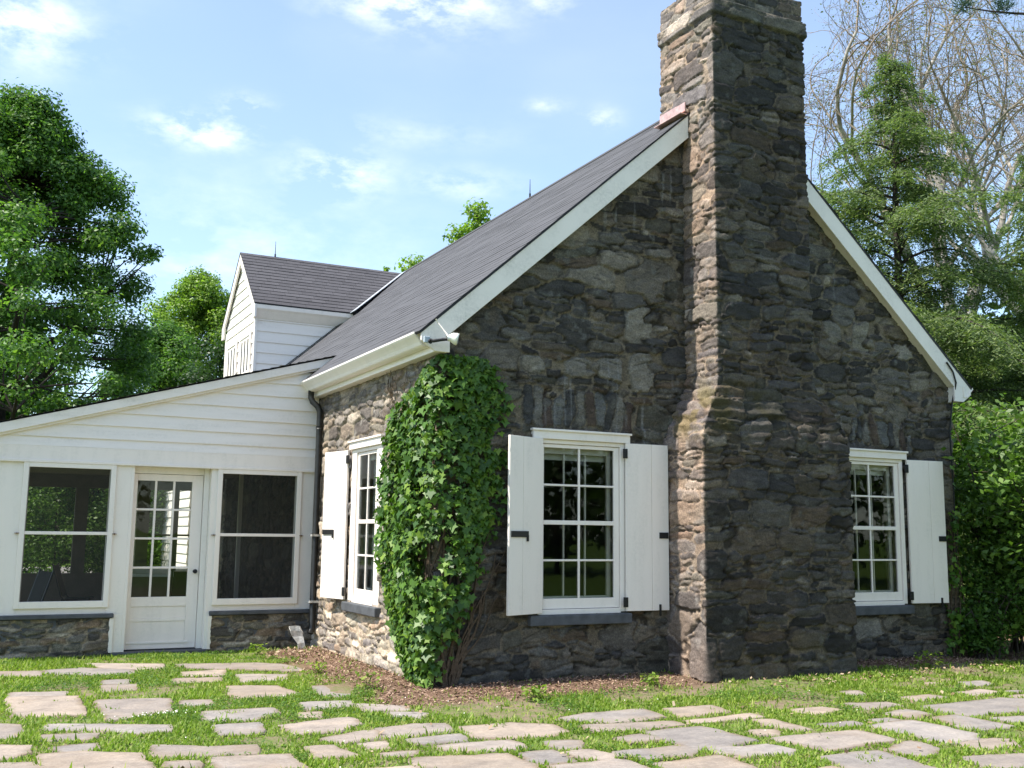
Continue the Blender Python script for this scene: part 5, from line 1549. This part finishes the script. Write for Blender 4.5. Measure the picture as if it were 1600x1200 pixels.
while len(pts) < 900:
    z = rg.uniform(.1, 2.4); lim = np.interp(z, [0, 1.0, 2.4], [.42, .36, .16])
    u = rg.uniform(-lim, .7)
    if fbm(np.array([u * 4.]), np.array([z * 4.]), 611, 3)[0] < .36: continue
    b0 = np.array([XW + u, 0, z]) if u < 0 else np.array([XW, u, z])
    nv = np.array([0, -1., 0]) if u < 0 else np.array([1., 0, 0])
    if abs(u) < .12: nv = np.array([.7, -.7, 0])
    pts.append(b0 + nv * rg.uniform(.04, .20)); nrm.append(nv)
for i in range(6):
    stems.append(([(XW - .3 + .06 * i + .04 * math.sin(s * 8 + i), -.045, 2.0 * s) for s in np.linspace(0, 1, 10)], np.linspace(.014, .004, 10)))
ivy('corner_ivy', 'sparse dark ivy beside the shutter at the right corner of the gable', np.array(pts), np.array(nrm), .085, 'ivy_leaf', 83, stems, (XW, -.05, 0))

# young weed plants on the mulch and among the stones
def weed(x, y, h, n, seed, lab):
    rg = np.random.default_rng(seed)
    t = thing('weed', lab, 'weed', (x, y, 0), 'weeds at the wall foot')
    z0 = float(gz(np.array([x]), np.array([y]))[0])
    a = rg.uniform(0, 6.28, n); r_ = rg.random(n) ** .6 * h * .9
    P = np.stack([x + np.cos(a) * r_, y + np.sin(a) * r_, z0 + h * rg.uniform(.15, 1, n)], 1)
    X, Y, Nn = frames(rg.normal(0, .5, (n, 3)) + np.array([0, 0, 1.]), rg)
    stamp(P, X, Y, Nn, rg.uniform(.03, .07, n), KITE, 4, 'leaves', 'grass_blade', parent=t)
    tube_mesh([(bez((x, y, z0 - .01), (x, y, z0 + h * .5), P[i], 4), [.004, .003, .003, .002]) for i in range(min(8, n))], 'stem', 'ivy_stem', 4, parent=t)
for i, (x, y, h, n, lab) in enumerate([(-.75, 1.55, .12, 50, 'small weed alone on the mulch left of the ivy'), (-.62, .25, .16, 60, 'weed at the foot of the ivy by the corner stone'),
                                     (.62, -1.05, .14, 90, 'leafy weed in front of the shaded mulch below the ivy'), (2.2, -.72, .12, 70, 'weed just left of the chimney foot'),
                                     (6.35, -.75, .20, 80, 'upright weed by the shaded bed right of the chimney'), (-.9, 3.75, .14, 60, 'weed beside the drain elbow under the porch')]):
    weed(x, y, h, n, 90 + i, lab)
# white clover heads
rg = np.random.default_rng(97)

# pale cable running off behind the bush
b = MB()
b.tube([(7.83, 3.0, 3.02), (8.6, 3.2, 2.98), (10.5, 3.7, 2.94), (14, 4.6, 3.0)], .011, 6)
tag(b.build('overhead_cable', 'grey_cable', smooth=True), 'pale cable crossing behind the sunlit bush right of the corner', 'cable')

# ---- woods round the clearing (behind the house to the right and across the lawn behind the viewpoint)
rg = np.random.default_rng(101)
Ps, tr = [], []
def grove(cx, cy, h, r_):
    m_ = int(1500 * r_ / 3)
    s = rg.random(m_); a = rg.uniform(0, 6.28, m_)
    rr = r_ * np.sqrt(rg.random(m_)) * np.clip(np.sin(np.clip(s, .03, .97) * math.pi) ** .5, .2, 1)
    lob = 1 + .3 * np.sin(a * 4 + s * 9 + cx)
    Ps.append(np.stack([cx + rr * lob * np.cos(a), cy + rr * lob * np.sin(a), .6 + (h - .6) * s], 1))
    tr.append((np.array([(cx, cy, -.1), (cx + rg.normal(0, .2), cy, h * .5), (cx, cy, h * .85)]), [.22, .15, .05]))
for i in range(46):                                       # far side, behind porch and house
    px = rg.uniform(-250, 1900); d = rg.uniform(58, 78)
    x, y = along(px, d); grove(x, y, rg.uniform(5.5, 8.5), 3.4)
for i in range(14):
    px = rg.uniform(1480, 1950); d = rg.uniform(36, 52)
    x, y = along(px, d); grove(x, y, rg.uniform(7, 11.5), 3.0)
for i in range(26):                                       # behind the viewpoint
    a = rg.uniform(-1.9, 1.9); d = rg.uniform(22, 36)
    x, y = CAM[0] + d * math.sin(a + math.pi + .47), CAM[1] + d * math.cos(a + math.pi + .47)
    if x < -12 and y > -16: continue
    grove(x, y, rg.uniform(7, 12), 3.2)
P = np.vstack(Ps); n = len(P)
X, Y, Nn = frames(rg.normal(0, .8, (n, 3)) + np.array([0, 0, .7]), rg)
woods = stamp(P, X, Y, Nn, rg.uniform(.25, .6, n), KITE, 4, 'woods', 'wood_leaf')
tag(woods, 'dark wooded edge around the clearing beyond the lawn', 'woods', kind='stuff')
tube_mesh(tr, 'trunks', 'dark_bark', 5, parent=woods)['kind'] = 'stuff'
